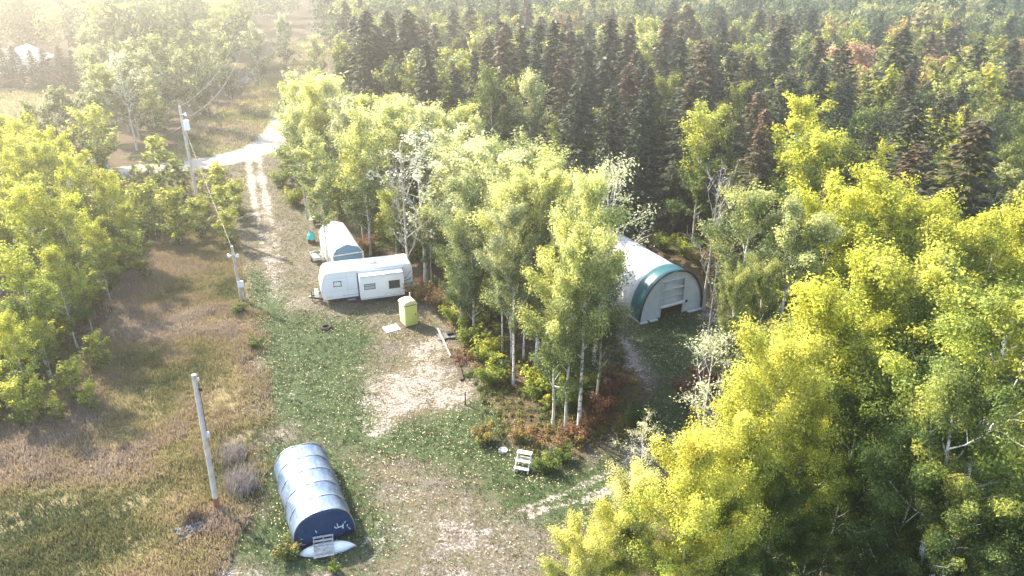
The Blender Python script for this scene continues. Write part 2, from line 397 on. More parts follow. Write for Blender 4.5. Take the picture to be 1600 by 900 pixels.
def crown_leaves(rng, clumps, nleaf, size, h, cr=.62, hue=.5, grad=.45, thin=0.0):
    k = len(clumps); w = clumps[:, 3] ** 2 * rng.uniform(.15, 1.5, k); w[rng.random(k) < thin] *= .04
    ci = rng.choice(k, nleaf, p=w / w.sum())
    d = unit(rng.normal(size=(nleaf, 3))); rr = rng.random(nleaf) ** .42
    cc = clumps[ci, :3]; out = unit(np.stack([cc[:, 0], cc[:, 1], np.hypot(cc[:, 0], cc[:, 1]) * .55 + .25], 1))
    stretch = rng.uniform(1.0, 2.1, k)[ci]; al = (d * out).sum(1, keepdims=True) * out
    dd = al * stretch[:, None] + (d - al) * .82
    rr = rr * np.where(rng.random(nleaf) < .14, rng.uniform(1, 1.7, nleaf), 1)
    pos = cc + dd * (rr * clumps[ci, 3] * cr)[:, None]
    nrm = unit(d * .7 + np.array([0, 0, .55]) + rng.normal(0, .42, (nleaf, 3)))
    V = leaf_quads(rng, pos, nrm, size)
    z = clumps[ci, 2] / h
    ch = rng.normal(0, .10, k)
    hueT = hue + (z - .68) * grad + ch[ci] + rng.normal(0, .05, nleaf)
    val = .5 * (1 + rng.normal(0, .24, nleaf)) * (1 + rng.normal(0, .12, k)[ci])
    return V, np.repeat(np.stack([np.clip(hueT, .0, .76), np.clip(val, .25, .8)], 1), 4, 0)
class Kind: pass
def make_broad(name, seed, h, R, base, limbs, barkm, lods, **kw):
    """one tree shape at several leaf densities; each level: trunk mesh, crown mesh, and both in one"""
    hk = {q: kw.pop(q) for q in ('cr', 'hue', 'grad', 'thin') if q in kw}; tr = kw.pop('trunk_r', .13)
    rng = np.random.default_rng(seed); (tv, tf), cl = branchy(rng, h, R, base, limbs, tr, **kw)
    out = Kind(); out.h = h; out.R = R; out.lod = []
    trunk = quad_mesh(name + '_trunk', tv, [barkm], True, F=tf)
    for (nl, sz) in lods:
        V, tint = crown_leaves(np.random.default_rng(seed + 1), cl, nl, sz, h, **hk)
        crown = quad_mesh(name + '_crown', V, [M['leaf']], False, tint)
        F = np.concatenate([np.arange(len(V)).reshape(-1, 4), tf + len(V)])
        both = quad_mesh(name + '_whole', np.concatenate([V, tv]), [M['leaf'], barkm], F=F, mi=np.concatenate([np.zeros(len(V) // 4), np.ones(len(tf))]),
                         tint=np.concatenate([tint, np.full((len(tv), 2), .5)]))
        out.lod.append((trunk, crown, both))
    return out
LODS = [(50000, .090), (27000, .115), (11000, .175), (3200, .33)]
ASPEN = [make_broad('aspen', 11, 14, 2.9, .24, 21, M['aspen_bark'], LODS, grad=.75, cr=.74), make_broad('aspen', 23, 14, 2.6, .30, 19, M['aspen_bark'], LODS, grad=.75, cr=.70),
         make_broad('aspen', 37, 14, 3.2, .20, 22, M['aspen_bark'], LODS, grad=.75, cr=.74), make_broad('aspen', 41, 14, 2.7, .24, 20, M['aspen_bark'], LODS, grad=.75, cr=.70, subs=5)]
POPLAR = [make_broad('poplar', 53, 14, 3.4, .14, 22, M['aspen_bark'], LODS, cr=.82, hue=.40, grad=.6, full=.5), make_broad('poplar', 67, 14, 3.1, .12, 22, M['aspen_bark'], LODS, cr=.82, hue=.40, grad=.55, full=.45)]
BIRCH = [make_broad('birch', 71, 15, 2.9, .32, 18, M['birch_bark'], LODS, cr=.66, thin=.25, trunk_r=.14), make_broad('birch', 83, 15, 3.1, .28, 18, M['birch_bark'], LODS, cr=.62, thin=.3, trunk_r=.15, subs=5), make_broad('birch', 89, 15, 3.6, .3, 15, M['birch_bark'], LODS, cr=.62, thin=.28, trunk_r=.25, subs=6, lean=1.3)]
SPARSE = [make_broad('sparse', 91, 13, 2.3, .28, 17, M['birch_bark'], [(4200, .09), (2400, .11), (1500, .17), (600, .3)], cr=.55, thin=.45, subs=8, trunk_r=.12), make_broad('sparse', 97, 13, 2.6, .22, 18, M['birch_bark'], [(3600, .09), (2000, .11), (1100, .17), (450, .28)], cr=.5, thin=.5, subs=9, trunk_r=.12)]
SNAG = [make_broad('snag', 103, 13, 2.2, .3, 17, M['dead_wood'], [(60, .08), (60, .1), (40, .15), (30, .2)], subs=8, trunk_r=.13), make_broad('snag', 109, 12, 2.7, .25, 16, M['dead_wood'], [(60, .08), (60, .1), (40, .15), (30, .2)], subs=9, trunk_r=.12, up=(35, 65))]
SAPLING = [make_broad('sapling', 113, 5, 1.25, .12, 13, M['aspen_bark'], [(6000, .11), (3200, .15), (1500, .22), (600, .32)], cr=.5, trunk_r=.045, subs=3), make_broad('sapling', 127, 5, 1.0, .1, 12, M['aspen_bark'], [(5000, .11), (2600, .15), (1200, .22), (500, .32)], cr=.45, trunk_r=.04, subs=3)]

def make_spruce(seed, h, R, lods, droop=.35, ragged=.25, skirt=.06):
    out = Kind(); out.h = h; out.R = R; out.lod = []
    for (den, sz) in lods:
        rng = np.random.default_rng(seed); qb = QB()
        qb.tube([(0, 0, -.2), (0.03, .02, h * .4), (0, 0.03, h)], [.2, .13, .015], 7)
        cs = []; us = []; ns = []; zz = []; ss = []
        z = h * skirt; i = 0
        while z < h - .15:
            f = z / h; L0 = R * (1 - f) ** .62 * (.55 + .45 * min(1, f / .12)) + .1
            nb = int(7 - 2 * f)
            for b in range(nb):
                az = i * .9 + b * 2 * math.pi / nb + rng.uniform(-.3, .3); L = L0 * rng.uniform(1 - ragged, 1 + ragged)
                if rng.random() < .08: L *= .4
                dr = droop * (1.25 - f) * rng.uniform(.7, 1.3)
                o = np.array([math.cos(az), math.sin(az), 0]); side = np.array([-o[1], o[0], 0])
                def at(s): return o * L * s + np.array([0, 0, z + L * (.18 * s * (1 if f > .7 else .3) - dr * s ** 1.6 + .1 * s ** 4)])
                if den > 5: qb.tube([at(0), at(.5), at(.95)], [.022, .015, .006], 3)
                k = max(3, int(L * den))
                s = np.sqrt(rng.uniform(.03, 1, k)); p = np.array([at(q) for q in s]); w = L * .30 * (1.08 - s) + .08
                off = rng.uniform(-1, 1, k); p = p + side * (off * w)[:, None]; p[:, 2] -= np.abs(off) * w * .3 + rng.uniform(0, .12, k)
                dirv = unit(o[None] * 1.0 + side[None] * (off * .9)[:, None] + np.stack([np.zeros(k), np.zeros(k), rng.uniform(-.55, .1, k)], 1))
                cs.append(p); us.append(dirv); zz.append(np.full(k, f) + (s - .6) * .12)
                nn = unit(np.array([0, 0, 1.0])[None] + o[None] * .45 + rng.normal(0, .35, (k, 3))); ns.append(nn); ss.append(np.full(k, sz))
            z += .42 * (1 - .45 * f) * rng.uniform(.7, 1.4) * (1 if den > 5 else 1.25); i += 1
        c = np.concatenate(cs); u = np.concatenate(us); nn = np.concatenate(ns); f = np.concatenate(zz); kk = len(c)
        v = unit(np.cross(nn, u)); s = (sz * rng.uniform(.7, 1.3, kk))[:, None]
        V = np.stack([c - u * s * .5, c + v * s * .3, c + u * s * .6 - nn * s * .12, c - v * s * .3], 1).reshape(-1, 3)
        hue = .5 - .15 + np.clip(f - .62, 0, 1) * .75 + rng.normal(0, .09, kk); val = .5 * (1 + rng.normal(0, .15, kk))
        tint = np.repeat(np.stack([np.clip(hue, 0, 1.3), np.clip(val, .2, .8)], 1), 4, 0)
        tv, tf = qb.get()
        trunk = quad_mesh('spruce_trunk', tv, [M['dark_bark']], True, F=tf); crown = quad_mesh('spruce_crown', V, [M['needle']], False, tint)
        F = np.concatenate([np.arange(len(V)).reshape(-1, 4), tf + len(V)])
        both = quad_mesh('spruce_whole', np.concatenate([V, tv]), [M['needle'], M['dark_bark']], F=F, mi=np.concatenate([np.zeros(kk), np.ones(len(tf))]), tint=np.concatenate([tint, np.full((len(tv), 2), .5)]))
        out.lod.append((trunk, crown, both))
    return out
SL = [(34, .24), (34, .24), (17, .36), (6, .62)]
SPRUCE = [make_spruce(201, 18, 3.0, SL), make_spruce(211, 18, 2.5, SL, .42, .35), make_spruce(223, 18, 3.3, SL, .3, .3, .14), make_spruce(227, 18, 2.3, SL, .45, .4, .25)]

KINDS = {'aspen': (ASPEN, 'aspen_tree', 'tree'), 'poplar': (POPLAR, 'poplar_tree', 'tree'), 'birch': (BIRCH, 'birch_tree', 'tree'), 'sparse': (SPARSE, 'thinning_tree', 'tree'),
         'snag': (SNAG, 'dead_tree', 'tree'), 'sapling': (SAPLING, 'sapling', 'sapling'), 'spruce': (SPRUCE, 'spruce_tree', 'tree')}
R_ = random.Random(77)
placed = []
def tree(kind, x, y, h, hue=.5, val=.5, sat=1.0, label=None, group=None, wide=1.0, var=None, parts=None, tilt=(0, 0)):
    vs, nm, cat = KINDS[kind]; k = vs[(R_.randrange(len(vs)) if var is None else var) % len(vs)]
    dist = math.hypot(x, y, CAMH - h * .7); z = gz(x, y) - .05
    li = 0 if dist < 37 else 1 if dist < 58 else 2 if dist < 98 else 3
    tr, cr, both = k.lod[li]; s = h / k.h; sc = (s * wide, s * wide, s); rz = R_.uniform(0, 6.283)
    if parts is None: parts = dist < 100
    placed.append((x, y, k.R * s * wide))
    colr = (hue, val, sat, 1)
    if parts:
        o = empty(nm, (x, y, z), rz)
        a = link('trunk', tr, o); b = link('crown', cr, o); b.color = colr; a.color = (.5, .5, 1, 1)
    else:
        o = link(nm, both, None, (x, y, z), (0, 0, rz)); o.color = colr
    o.rotation_euler = (tilt[0], tilt[1], rz); o.scale = sc
    return tag(o, label, cat, group)
def top(kind, px, py, h, *a, **k):           # tree whose tip stands at photo pixel px,py
    g = G(px, py, h); return tree(kind, g.x, g.y, h, *a, **k)
def foot(kind, px, py, h, *a, **k):
    g = G(px, py); return tree(kind, g.x, g.y, h, *a, **k)
# ------------------------------------------------------------------ the trees one can point at
g_right = 'aspens and poplars crowding the right foreground'
T = top
T('aspen', 1000, 728, 9.5, 0.66, .62, .72, 'pale yellow half bare aspen at the bottom edge, nearest the rutted grass turn', g_right, .85, 1)
T('aspen', 905, 830, 7, 0.66, .58, .85, 'small yellow aspen at the bottom edge beside the bare dirt patch', g_right, 1.0, 3)
T('aspen', 968, 795, 7.6, 0.66, .56, .9, 'low yellow aspen crowded between two others at the bottom edge of the lane', g_right, 1.0, 0)
T('aspen', 1092, 690, 12, 0.68, .58, .95, 'bright golden aspen leaning over the lane, its leaves the yellowest in the scene', g_right, .85, 2)
T('aspen', 1165, 640, 12.4, 0.66, .58, .95, 'tall bright yellow aspen right behind the half bare pale sapling', g_right, .85, 0)
T('aspen', 1228, 530, 14.5, 0.64, .56, .95, 'tall lemon yellow aspen rising highest along the right edge of the lane', g_right, .85, 3)
T('aspen', 1290, 440, 15, 0.62, .56, 1.0, 'golden aspen with a pointed crown in front of the pale birch clump', g_right, .9, 1)
T('birch', 1180, 300, 15, 0.50, .60, .75, 'pale green birch with bare white lower stem at the lane corner facing the tunnel shelter', g_right, 1.0, 0)
T('birch', 1255, 318, 15, 0.48, .62, .7, 'pale thin birch with white branches showing through its top', g_right, 1.0, 1)
T('aspen', 1310, 286, 15.5, 0.61, .58, 1.0, 'yellow topped aspen behind the pale birch with the white branches', g_right, 1.05, 0)
T('aspen', 1375, 290, 15.5, 0.57, .56, 1.0, 'broad yellow aspen at the back of the right hand grove, left of the rounded one', g_right, 1.1, 2)
T('aspen', 1440, 305, 15, 0.59, .56, 1.0, 'yellow aspen with a rounded top at the back of the right hand grove', g_right, 1.0, 1)
T('aspen', 1498, 335, 14.5, 0.57, .55, 1.0, 'yellow green aspen at the back of the grove before the big brown green spruce', g_right, 1.0, 3)
T('aspen', 1560, 365, 14, 0.53, .52, 1.0, 'green aspen turning yellow near the right edge, below the dark spruce', g_right, 1.05, 0)
T('aspen', 1610, 330, 14.5, 0.61, .55, 1.0, 'yellow aspen cut off by the right edge below the spruces', g_right, 1.0, 2)
T('aspen', 1440, 400, 15, 0.53, .58, .95, 'large yellow green aspen in the middle of the right hand grove', g_right, 1.1, 3)
T('aspen', 1370, 395, 14.5, 0.53, .56, 1.0, 'yellow green aspen with a narrow crown, left of the large one in mid grove', g_right, .9, 1)
T('aspen', 1335, 500, 13, 0.43, .48, 1.0, 'green aspen with a yellow crest behind the golden tree by the lane', g_right, 1.0, 0)
T('poplar', 1360, 590, 11.5, 0.35, .40, 1.0, 'dark green poplar in the hollow between the golden aspens and the birch on the right', g_right, 1.0, 0)
T('poplar', 1415, 615, 11, 0.40, .42, 1.05, 'dark green poplar with orange tinged top in the shaded hollow', g_right, .9, 1)
T('poplar', 1490, 470, 13.5, 0.35, .48, 1.0, 'rounded green poplar behind the big birch at right', g_right, .95, 0)
T('birch', 1592, 455, 17, 0.51, .56, .95, 'big birch at the right edge with a thick forked white trunk and yellow crest', g_right, 1.0, 2)
T('birch', 1535, 585, 14.5, 0.39, .50, .9, 'green birch with white limbs leaning out left of the big forked birch', g_right, .9, 2)
T('poplar', 1455, 660, 12, 0.35, .46, .95, 'mid green poplar below the leaning birch, spreading toward the shade', g_right, .9, 1)
T('birch', 1530, 755, 11, 0.38, .46, .9, 'green birch in the bottom right corner with a few yellow leaf tufts', g_right, 1.0, 1)
T('poplar', 1600, 800, 10, 0.29, .42, .95, 'dark green poplar filling the bottom right corner', g_right, 1.0, 0)
T('aspen', 1265, 640, 11, 0.54, .46, 1.0, 'olive aspen at the shaded right flank of the golden trees', g_right, .9, 2)
T('poplar', 1225, 745, 8.5, 0.40, .42, 1.0, 'low green poplar under the golden aspens at the bottom', g_right, .9, 1)
T('poplar', 1325, 725, 7.5, 0.29, .38, 1.0, 'small dark poplar deep in the shade at the bottom of the grove', g_right, .9, 0)
T('poplar', 1150, 790, 7.5, 0.44, .44, 1.0, 'low yellowish green poplar at the bottom, below the tall lane aspens', g_right, .9, 1)
T('aspen', 1075, 830, 7.5, 0.64, .55, .95, 'low golden aspen in front at the bottom edge, right of the half bare one', g_right, 1.0, 0)
T('poplar', 1270, 830, 6, 0.38, .40, 1.0, 'low green poplar at the bottom edge between the golden aspens and the black hollow', g_right, 1.1, 1)
T('poplar', 1500, 860, 6.5, 0.29, .40, 1.0, 'low green poplar at the bottom edge right of the black hollow', g_right, 1.1, 0)
T('poplar', 1370, 880, 4.5, 0.27, .36, 1.0, 'lowest dark green poplar at the very bottom of the black hollow', g_right, 1.3, 0)
T('poplar', 1420, 830, 6.5, 0.29, .36, 1.0, 'small dark green poplar in the bottom right shade, beside the black hollow', g_right, .9, 0)
T('sparse', 1118, 512, 11.5, .60, .72, .5, 'nearly bare pale tree with whitish leaves at the lane edge right of the red brush', 'nearly bare trees', 1.15, 0)
T('sparse', 1010, 650, 6, .60, .68, .55, 'thin bare branched sapling reaching over the lane with whitish leaf tufts', 'nearly bare trees', 1.3, 1)
T('snag', 1128, 258, 13, .5, .5, 1, 'grey bare dead tree standing at the dark forest edge right of the white tunnel shelter', 'dead grey trees', 1.0, 1)
T('snag', 1122, 405, 13, .5, .5, 1, 'tall dark bare stem standing alone at the corner right of the white tunnel shelter', 'dead grey trees', .3, 0)
for px, py, lb in ((1150, 425, 'slim bare grey stem beside the tall dark stem at the lane corner'), (1172, 415, 'slim grey stem second from the tall dark stem at the lane corner'), (1195, 410, 'pale slim stem in front of the pale green birch')):
    T('birch', px, py, 12, .46, .5, .8, lb, g_right, .5)

g_row = 'aspens and birches in the row between the drive and the forest'
T('aspen', 896, 345, 14.5, .62, .68, .75, 'bright lemon aspen at the near end of the middle row, before the tunnel shelter', g_row, .78, 1)
foot('birch', 905, 668, 17, .60, .66, .75, 'tall white stemmed birch at the very tip of the middle row, nearest the lane', g_row, .85, 0)
foot('sparse', 922, 600, 17.5, .58, .8, .5, 'leaning pale trunk with a nearly bare crown between the birch and the white tunnel shelter', g_row, 1.0, 0, tilt=(0, rad(5)))
foot('birch', 838, 575, 15.5, .58, .62, .75, 'birch with a thick white trunk left of the lemon aspen in the middle row', g_row, 1.0, 1)
for px, py, h, lb in ((818, 562, 14, 'slim white birch stem between the two thicker birches at the left of the row tip'), (862, 590, 14.5, 'slim leaning white birch stem just left of the tallest birch'), (785, 548, 13.5, 'slim white birch stem above the timber at the left face of the row'), (886, 598, 13, 'thin white birch stem close beside the tallest birch foot')):
    foot('birch', px, py, h, .57, .62, .75, lb, g_row, .62)
foot('birch', 802, 600, 13.5, .52, .60, .6, 'slender white birch at the left face of the middle row, above the red brush', g_row, .8, 0)
T('aspen', 872, 405, 12, .60, .64, .8, 'yellow aspen with low branches left of the tall birch at the row tip', g_row, .95, 3)
T('aspen', 860, 285, 14.5, .58, .66, .75, 'yellow green aspen with a broad top behind the lemon aspen', g_row, 1.1, 0)
T('aspen', 800, 300, 13.5, .60, .64, .75, 'yellow crowned aspen in mid row, right of the grey green willow like tree', g_row, 1.0, 2)
T('poplar', 735, 285, 13, .54, .62, .7, 'soft grey green poplar bulging toward the dirt yard in the middle row', g_row, 1.0, 1)
T('poplar', 715, 345, 9.6, .56, .60, .75, 'soft green poplar at the left face of the row beside the portable toilet', g_row, .9, 0)
T('aspen', 770, 235, 14.5, .56, .72, .6, 'pale whitish green aspen with the brightest crown in the middle row', g_row, 1.1, 3)
T('aspen', 705, 205, 15, .56, .74, .55, 'bleached pale aspen behind the bare white branched tree', g_row, 1.1, 0)
T('sparse', 652, 200, 14.5, .5, .9, .35, 'bare white branched tree rising from the middle of the row behind the trailer', g_row, 1.35, 1)
T('snag', 625, 235, 13, .5, .5, 1, 'bleached leafless tree beside the bare white branched one in the row', 'dead grey trees', 1.2, 1)
T('snag', 958, 262, 14, .5, .5, 1, 'thin grey leafless tree just behind the lemon aspen', 'dead grey trees', 1.0, 0)
T('snag', 890, 258, 12.5, .5, .5, 1, 'thin leafless tree among the pale aspens before the dark spruces', 'dead grey trees', .9, 0)
T('aspen', 612, 160, 14.5, .58, .70, .7, 'pale yellow green aspen in the row just below the three dark spruces', g_row, 1.1, 1)
T('aspen', 560, 185, 14, .57, .68, .75, 'yellow green aspen in the row behind the white storage shelter', g_row, 1.1, 2)
T('aspen', 668, 318, 7.8, .58, .62, .85, 'yellow green aspen leaning over the rear end of the trailer', g_row, 1.0, 1)
T('aspen', 612, 292, 8.4, .57, .62, .85, 'full yellow green aspen right behind the white storage shelter', g_row, 1.1, 3)
T('aspen', 556, 238, 10.5, .56, .64, .8, 'yellow green aspen left of the storage shelter ridge line', g_row, 1.1, 0)
T('birch', 490, 215, 13, .55, .62, .75, 'leaning white stemmed birch beside the drive, above the storage shelter', g_row, 1.0, 0)
T('aspen', 510, 130, 14, .56, .70, .65, 'pale aspen at the far end of the row near the gravel road', g_row, 1.1, 2)
T('aspen', 458, 165, 13, .57, .70, .7, 'pale yellow aspen overhanging the gravel road at the row end', g_row, 1.1, 1)
T('aspen', 665, 165, 14.5, .55, .72, .6, 'bleached aspen in the row below the second group of spruces', g_row, 1.0, 1)

g_spr = 'dark spruces standing out of the forest'
for px, py, h, w, lb in ((570, 16, 20.5, 1.45, 'tall dark spruce at the left end of the forest, the leftmost of three together'), (605, 14, 20, 1.2, 'dark narrow spruce in the middle of the three together'),
                         (636, 12, 20.5, 1.4, 'dark spruce rightmost of the three together above the pale row'), (665, 60, 18, 1.0, 'brownish spruce just right of the three tall dark ones')):
    T('spruce', px, py, h, .46, .36, 1, lb, g_spr, w, 0)
T('spruce', 1107, 60, 19, .74, .52, 1, 'large russet topped spruce in mid forest above the grey dead tree', g_spr, 1.25, 0)
T('spruce', 1197, 165, 17, .80, .52, 1, 'rust brown narrow spruce left of the bright yellow aspen', g_spr, 1.05, 1)
T('spruce', 1535, 180, 19, .66, .50, 1, 'big brown green spruce at right, behind the yellow grove', g_spr, 1.3, 0)
T('spruce', 790, 35, 19.5, .78, .52, 1, 'russet spruce high in the forest behind the pale row', g_spr, 1.2, 0)
T('spruce', 1040, 35, 19, .74, .5, 1, 'dark slim spruce with brown tip left of the large russet one', g_spr, 1.0, 1)
T('spruce', 1415, 42, 20, .56, .44, 1, 'dark broad spruce amid the orange tinted trees at upper right', g_spr, 1.25, 0)
T('spruce', 1320, 60, 19, .5, .44, 1, 'dark spruce left of the orange tinted trees at upper right', g_spr, 1.1, 2)
for px, py, h, w in ((955, 130, 17, 1.0), (905, 120, 18, 1.1), (880, 85, 18, 1.0), (1000, 150, 16.5, .9)):
    T('spruce', px, py, h, .42 + .3 * (px == 880), .42, 1, None, 'spruces in the dark heart of the forest', w, 2)['label'] = {955: 'deep green spruce in the dark forest heart directly behind the lemon aspen', 905: 'deep green spruce in the dark forest heart left of its twin', 880: 'reddish brown topped spruce in the dark forest heart', 1000: 'deep green spruce at the right of the dark forest heart'}[px]
g_mid = 'broadleaf trees among the forest spruces'
T('birch', 1255, 155, 16, .66, .60, 1.0, 'bright yellow birch with a long white stem standing out in mid forest', g_mid, 1.1, 0)
T('aspen', 1285, 205, 15, .58, .56, 1.0, 'lime green aspen in front of the bright yellow birch', g_mid, 1.2, 1)
T('aspen', 1105, 170, 14.5, .54, .55, .95, 'yellow green aspen at the forest edge above the grey dead tree', g_mid, 1.1, 3)
T('aspen', 1480, 180, 14, .66, .55, 1.0, 'golden topped aspen left of the big brown green spruce', g_mid, 1.1, 0)
T('aspen', 1395, 230, 12.5, .54, .50, 1.0, 'small lime aspen in the dark gap behind the yellow grove', g_mid, 1.0, 2)
T('poplar', 1340, 175, 13.5, .36, .50, .9, 'blue green rounded poplar right of the bright yellow birch', g_mid, 1.05, 1)
T('aspen', 830, 115, 15, .52, .62, .65, 'pale thin aspen among dark spruces behind the bleached row', g_mid, 1.0, 1)
T('poplar', 872, 195, 11, .46, .46, .9, 'small green poplar in the gap before the dark spruces', g_mid, .9, 0)
T('poplar', 912, 222, 9, .56, .46, .9, 'small yellow green poplar beside the dark spruce trunks', g_mid, .9, 1)
T('aspen', 1010, 60, 15, .46, .62, .7, 'pale green aspen high in the forest left of the slim brown tipped spruce', g_mid, 1.2, 2)
T('aspen', 950, 45, 15, .47, .62, .65, 'pale broad aspen high in the forest above the dark heart', g_mid, 1.3, 0)
for px, py, lb in ((1305, 75, 'orange tan aspen leftmost of the faded ones at upper right'), (1345, 80, 'orange tan aspen in the middle of the faded ones at upper right'), (1485, 60, 'faded orange aspen right of the dark broad spruce')):
    T('aspen', px, py, 15, 1.12, .50, .8, lb, g_mid, 1.3)
for px, py, lb in ((1195, 60, 'pale green aspen in the far upper middle, left of the faded orange ones'), (1560, 110, 'faded yellow aspen at upper right beyond the brown green spruce'), (640, 95, 'grey green rounded poplar in front of the three dark spruces'), (700, 95, 'pale green poplar right of the grey green one before the spruces')):
    T('poplar', px, py, 14, .44, .56, .7, lb, g_mid, 1.2)

g_left = 'yellow green aspens at the left edge of the weedy field'
for px, py, h, hu, w, lb in ((15, 188, 12, .66, 1.1, 'bright yellow aspen cut off by the left edge, topmost of the left grove'), (70, 205, 12, .66, 1.0, 'bright yellow aspen at the back of the left grove, second from the edge'),
        (118, 240, 11.5, .62, 1.0, 'yellow aspen at the back right of the left grove'), (162, 268, 9.4, .62, .95, 'yellow green aspen at the right shoulder of the left grove'),
        (192, 318, 7.1, .60, .9, 'shorter yellow green aspen at the right foot of the left grove'), (30, 285, 12, .64, 1.1, 'yellow aspen in the middle of the left grove by the frame edge'),
        (88, 310, 10.6, .60, 1.0, 'yellow green aspen in the centre of the left grove'), (140, 345, 7.6, .57, .95, 'green yellow aspen overhanging the field from the left grove'),
        (15, 390, 10.2, .54, 1.05, 'green aspen low in the left grove beside the frame edge'), (78, 395, 8.2, .54, 1.0, 'mid green aspen in front of the left grove'),
        (118, 425, 5.6, .54, .9, 'smaller green aspen at the front of the left grove with bare lower stems'), (8, 500, 7, .58, .9, 'yellow green aspen at the lowest left of the grove'), (52, 495, 5.8, .60, .8, 'young yellow aspen at the front left of the grove')):
    T('aspen', px, py, h, hu - .04, .57, 1.0, lb, g_left, w)
T('sparse', 180, 82, 14.5, .5, .7, .4, 'tall grey nearly leafless tree left of the far utility pole', 'nearly bare trees', 1.1, 0)
T('aspen', 135, 170, 12, .58, .55, .9, 'yellow green aspen left of the tall grey nearly leafless tree', 'trees along the gravel road', 1.1)
g_back = 'trees along the gravel road'
for px, py, h, hu, vv, ss, kd, lb in ((240, 62, 14, .50, .5, .75, 'poplar', 'big rounded olive poplar beyond the gravel road behind the far utility pole'), (300, 78, 13, .52, .5, .75, 'poplar', 'olive brown poplar beyond the gravel road right of the big rounded one'),
        (345, 60, 13, .52, .55, .7, 'poplar', 'pale olive poplar beside the far meadow'), (85, 140, 11, .50, .48, .7, 'poplar', 'brown green rounded poplar at the corner of the left meadow'), (110, 152, 9.5, .50, .46, .7, 'poplar', 'brown green rounded poplar beside the left meadow corner tree'), (68, 168, 8, .46, .44, .7, 'poplar', 'dark brown green bush like poplar low at the left meadow edge'), (140, 140, 11, .52, .48, .65, 'poplar', 'dull olive poplar right below the end of the small spruce hedge'), (45, 165, 9, .48, .48, .7, 'poplar', 'low brown green poplar at the edge of the left meadow'),
        (195, 65, 14, .48, .55, .65, 'aspen', 'pale olive aspen behind the tall grey leafless tree'), (395, 45, 13, .52, .6, .6, 'poplar', 'pale poplar along the far side of the long meadow'), (440, 30, 13, .50, .62, .6, 'poplar', 'pale hazy poplar at the far end of the long meadow'),
        (490, 60, 11, .54, .62, .65, 'aspen', 'pale bushy aspen standing alone at the far meadow end')):
    T(kd, px, py, h, hu, vv, ss, lb, g_back, 1.15)
g_sap = 'saplings around the weedy field'
for px, py, h, hu, lb in ((240, 212, 7.5, .60, 'yellow green sapling in front of the gravel road, left of the far utility pole'), (272, 248, 5.5, .45, 'dark green bushy sapling at the road side left of the far utility pole'), (335, 255, 5.5, .66, 'thin yellow sapling between the far pole and the drive'),
        (362, 285, 4.5, .60, 'yellow green sapling beside the drive entrance'), (225, 290, 6, .58, 'olive sapling at the top of the weedy field'), (265, 300, 6, .60, 'yellowish sapling left of the far pole foot'), (300, 310, 4.5, .58, 'low sapling right at the far pole foot'),
        (350, 330, 4, .62, 'small yellow sapling on the slope right of the far pole'), (205, 360, 5, .60, 'olive sapling where the left grove meets the field'), (50, 590, 3.2, .64, 'yellow sapling in the weeds below the left grove'), (20, 600, 3.4, .62, 'yellow sapling at the left edge below the grove'),
        (100, 565, 3.4, .60, 'yellow green sapling at the front foot of the left grove'), (145, 520, 3.2, .60, 'pale yellow sapling standing out into the field from the left grove'), (132, 600, 2.2, .66, 'lone little yellow sapling in the brown weeds'), (85, 620, 2.0, .64, 'tiny yellow sapling in the weeds left of the lone one'), (345, 290, 5, .56, 'olive sapling behind the drive entrance')):
    T('sapling', px, py, h, hu, .56, .95, lb, g_sap, 1.25)
hd = 'small dark spruces in a hedge row beyond the left meadow'
for i, px in enumerate((-8, 12, 34, 57, 80, 101, 123)):
    b = G(px, 138); tree('spruce', b.x, b.y + (i % 2) * .8, 8.2 + .5 * (i % 3), .52, .34, 1.0, 'small dark spruce in the even hedge row behind the left meadow', hd, 1.8, i % 2)

# ------------------------------------------------------------------ the forest filled in, tree by tree
FOREST = [(-44, 150), (-36, 122), (-24, 106), (-12, 95), (-1, 88), (6, 79), (15, 77), (20.5, 71), (21, 60), (20, 53), (17, 46), (14.5, 40), (12, 34), (10.5, 27), (18, 17), (60, 30), (130, 130), (230, 300), (-40, 300), (-75, 215)]
ROW = [(-36, 118), (-30, 99), (-23.5, 85), (-17.5, 76.5), (-11, 71.5), (-6.2, 67), (-3.6, 60), (-1.8, 52), (.2, 44.5), (3.2, 40.6), (6.2, 42), (6.8, 49), (4.8, 56), (1.5, 64), (-1, 74), (-10, 90), (-24, 106)]
BACK = [(-47, 113.5), (-56, 108), (-72, 107), (-84, 122), (-88, 130), (-110, 165), (-170, 210), (-190, 300), (-80, 300), (-84, 235), (-72, 196), (-60, 150)]
LEFTG = [(-42, 68), (-41, 58), (-40, 50), (-39.5, 44), (-60, 50), (-90, 95), (-78, 98), (-64, 92), (-51, 80)]
ROADSIDE = [(-40, 100), (-36, 84), (-33, 76), (-37, 72), (-46, 82), (-58, 95), (-52, 97.5)]
SHED_AX = np.array((-.44, .898))
def free(x, y, gap):
    for a, b, r in placed:
        if (a - x) ** 2 + (b - y) ** 2 < gap * gap: return False
    return True
def inframe(x, y, h, mg=110):
    if y < 8: return False
    a = proj(x, y, h); b = proj(x, y, 0)
    return (-mg < a[0] < 1600 + mg or -mg < b[0] < 1600 + mg) and b[1] > -25 and a[1] < 960
def keepout(x, y):
    P = np.array([[x, y]])
    return sdf_line(P, ROAD)[0] < 4.5 or sdf_poly(P, OPEN)[0] > -1.5 or sdf_poly(P, MEADOW)[0] > -1 or sdf_line(P, FARLANE)[0] < 3 or \
        abs((np.array([x, y]) - (10.6, 61.5)) @ np.array((.898, .44))) < 5.2 and abs((np.array([x, y]) - (10.6, 61.5)) @ SHED_AX) < 9
hue_word = lambda h: 'green' if h < .47 else 'olive green' if h < .56 else 'yellow green' if h < .62 else 'yellow' if h < .8 else 'faded orange'
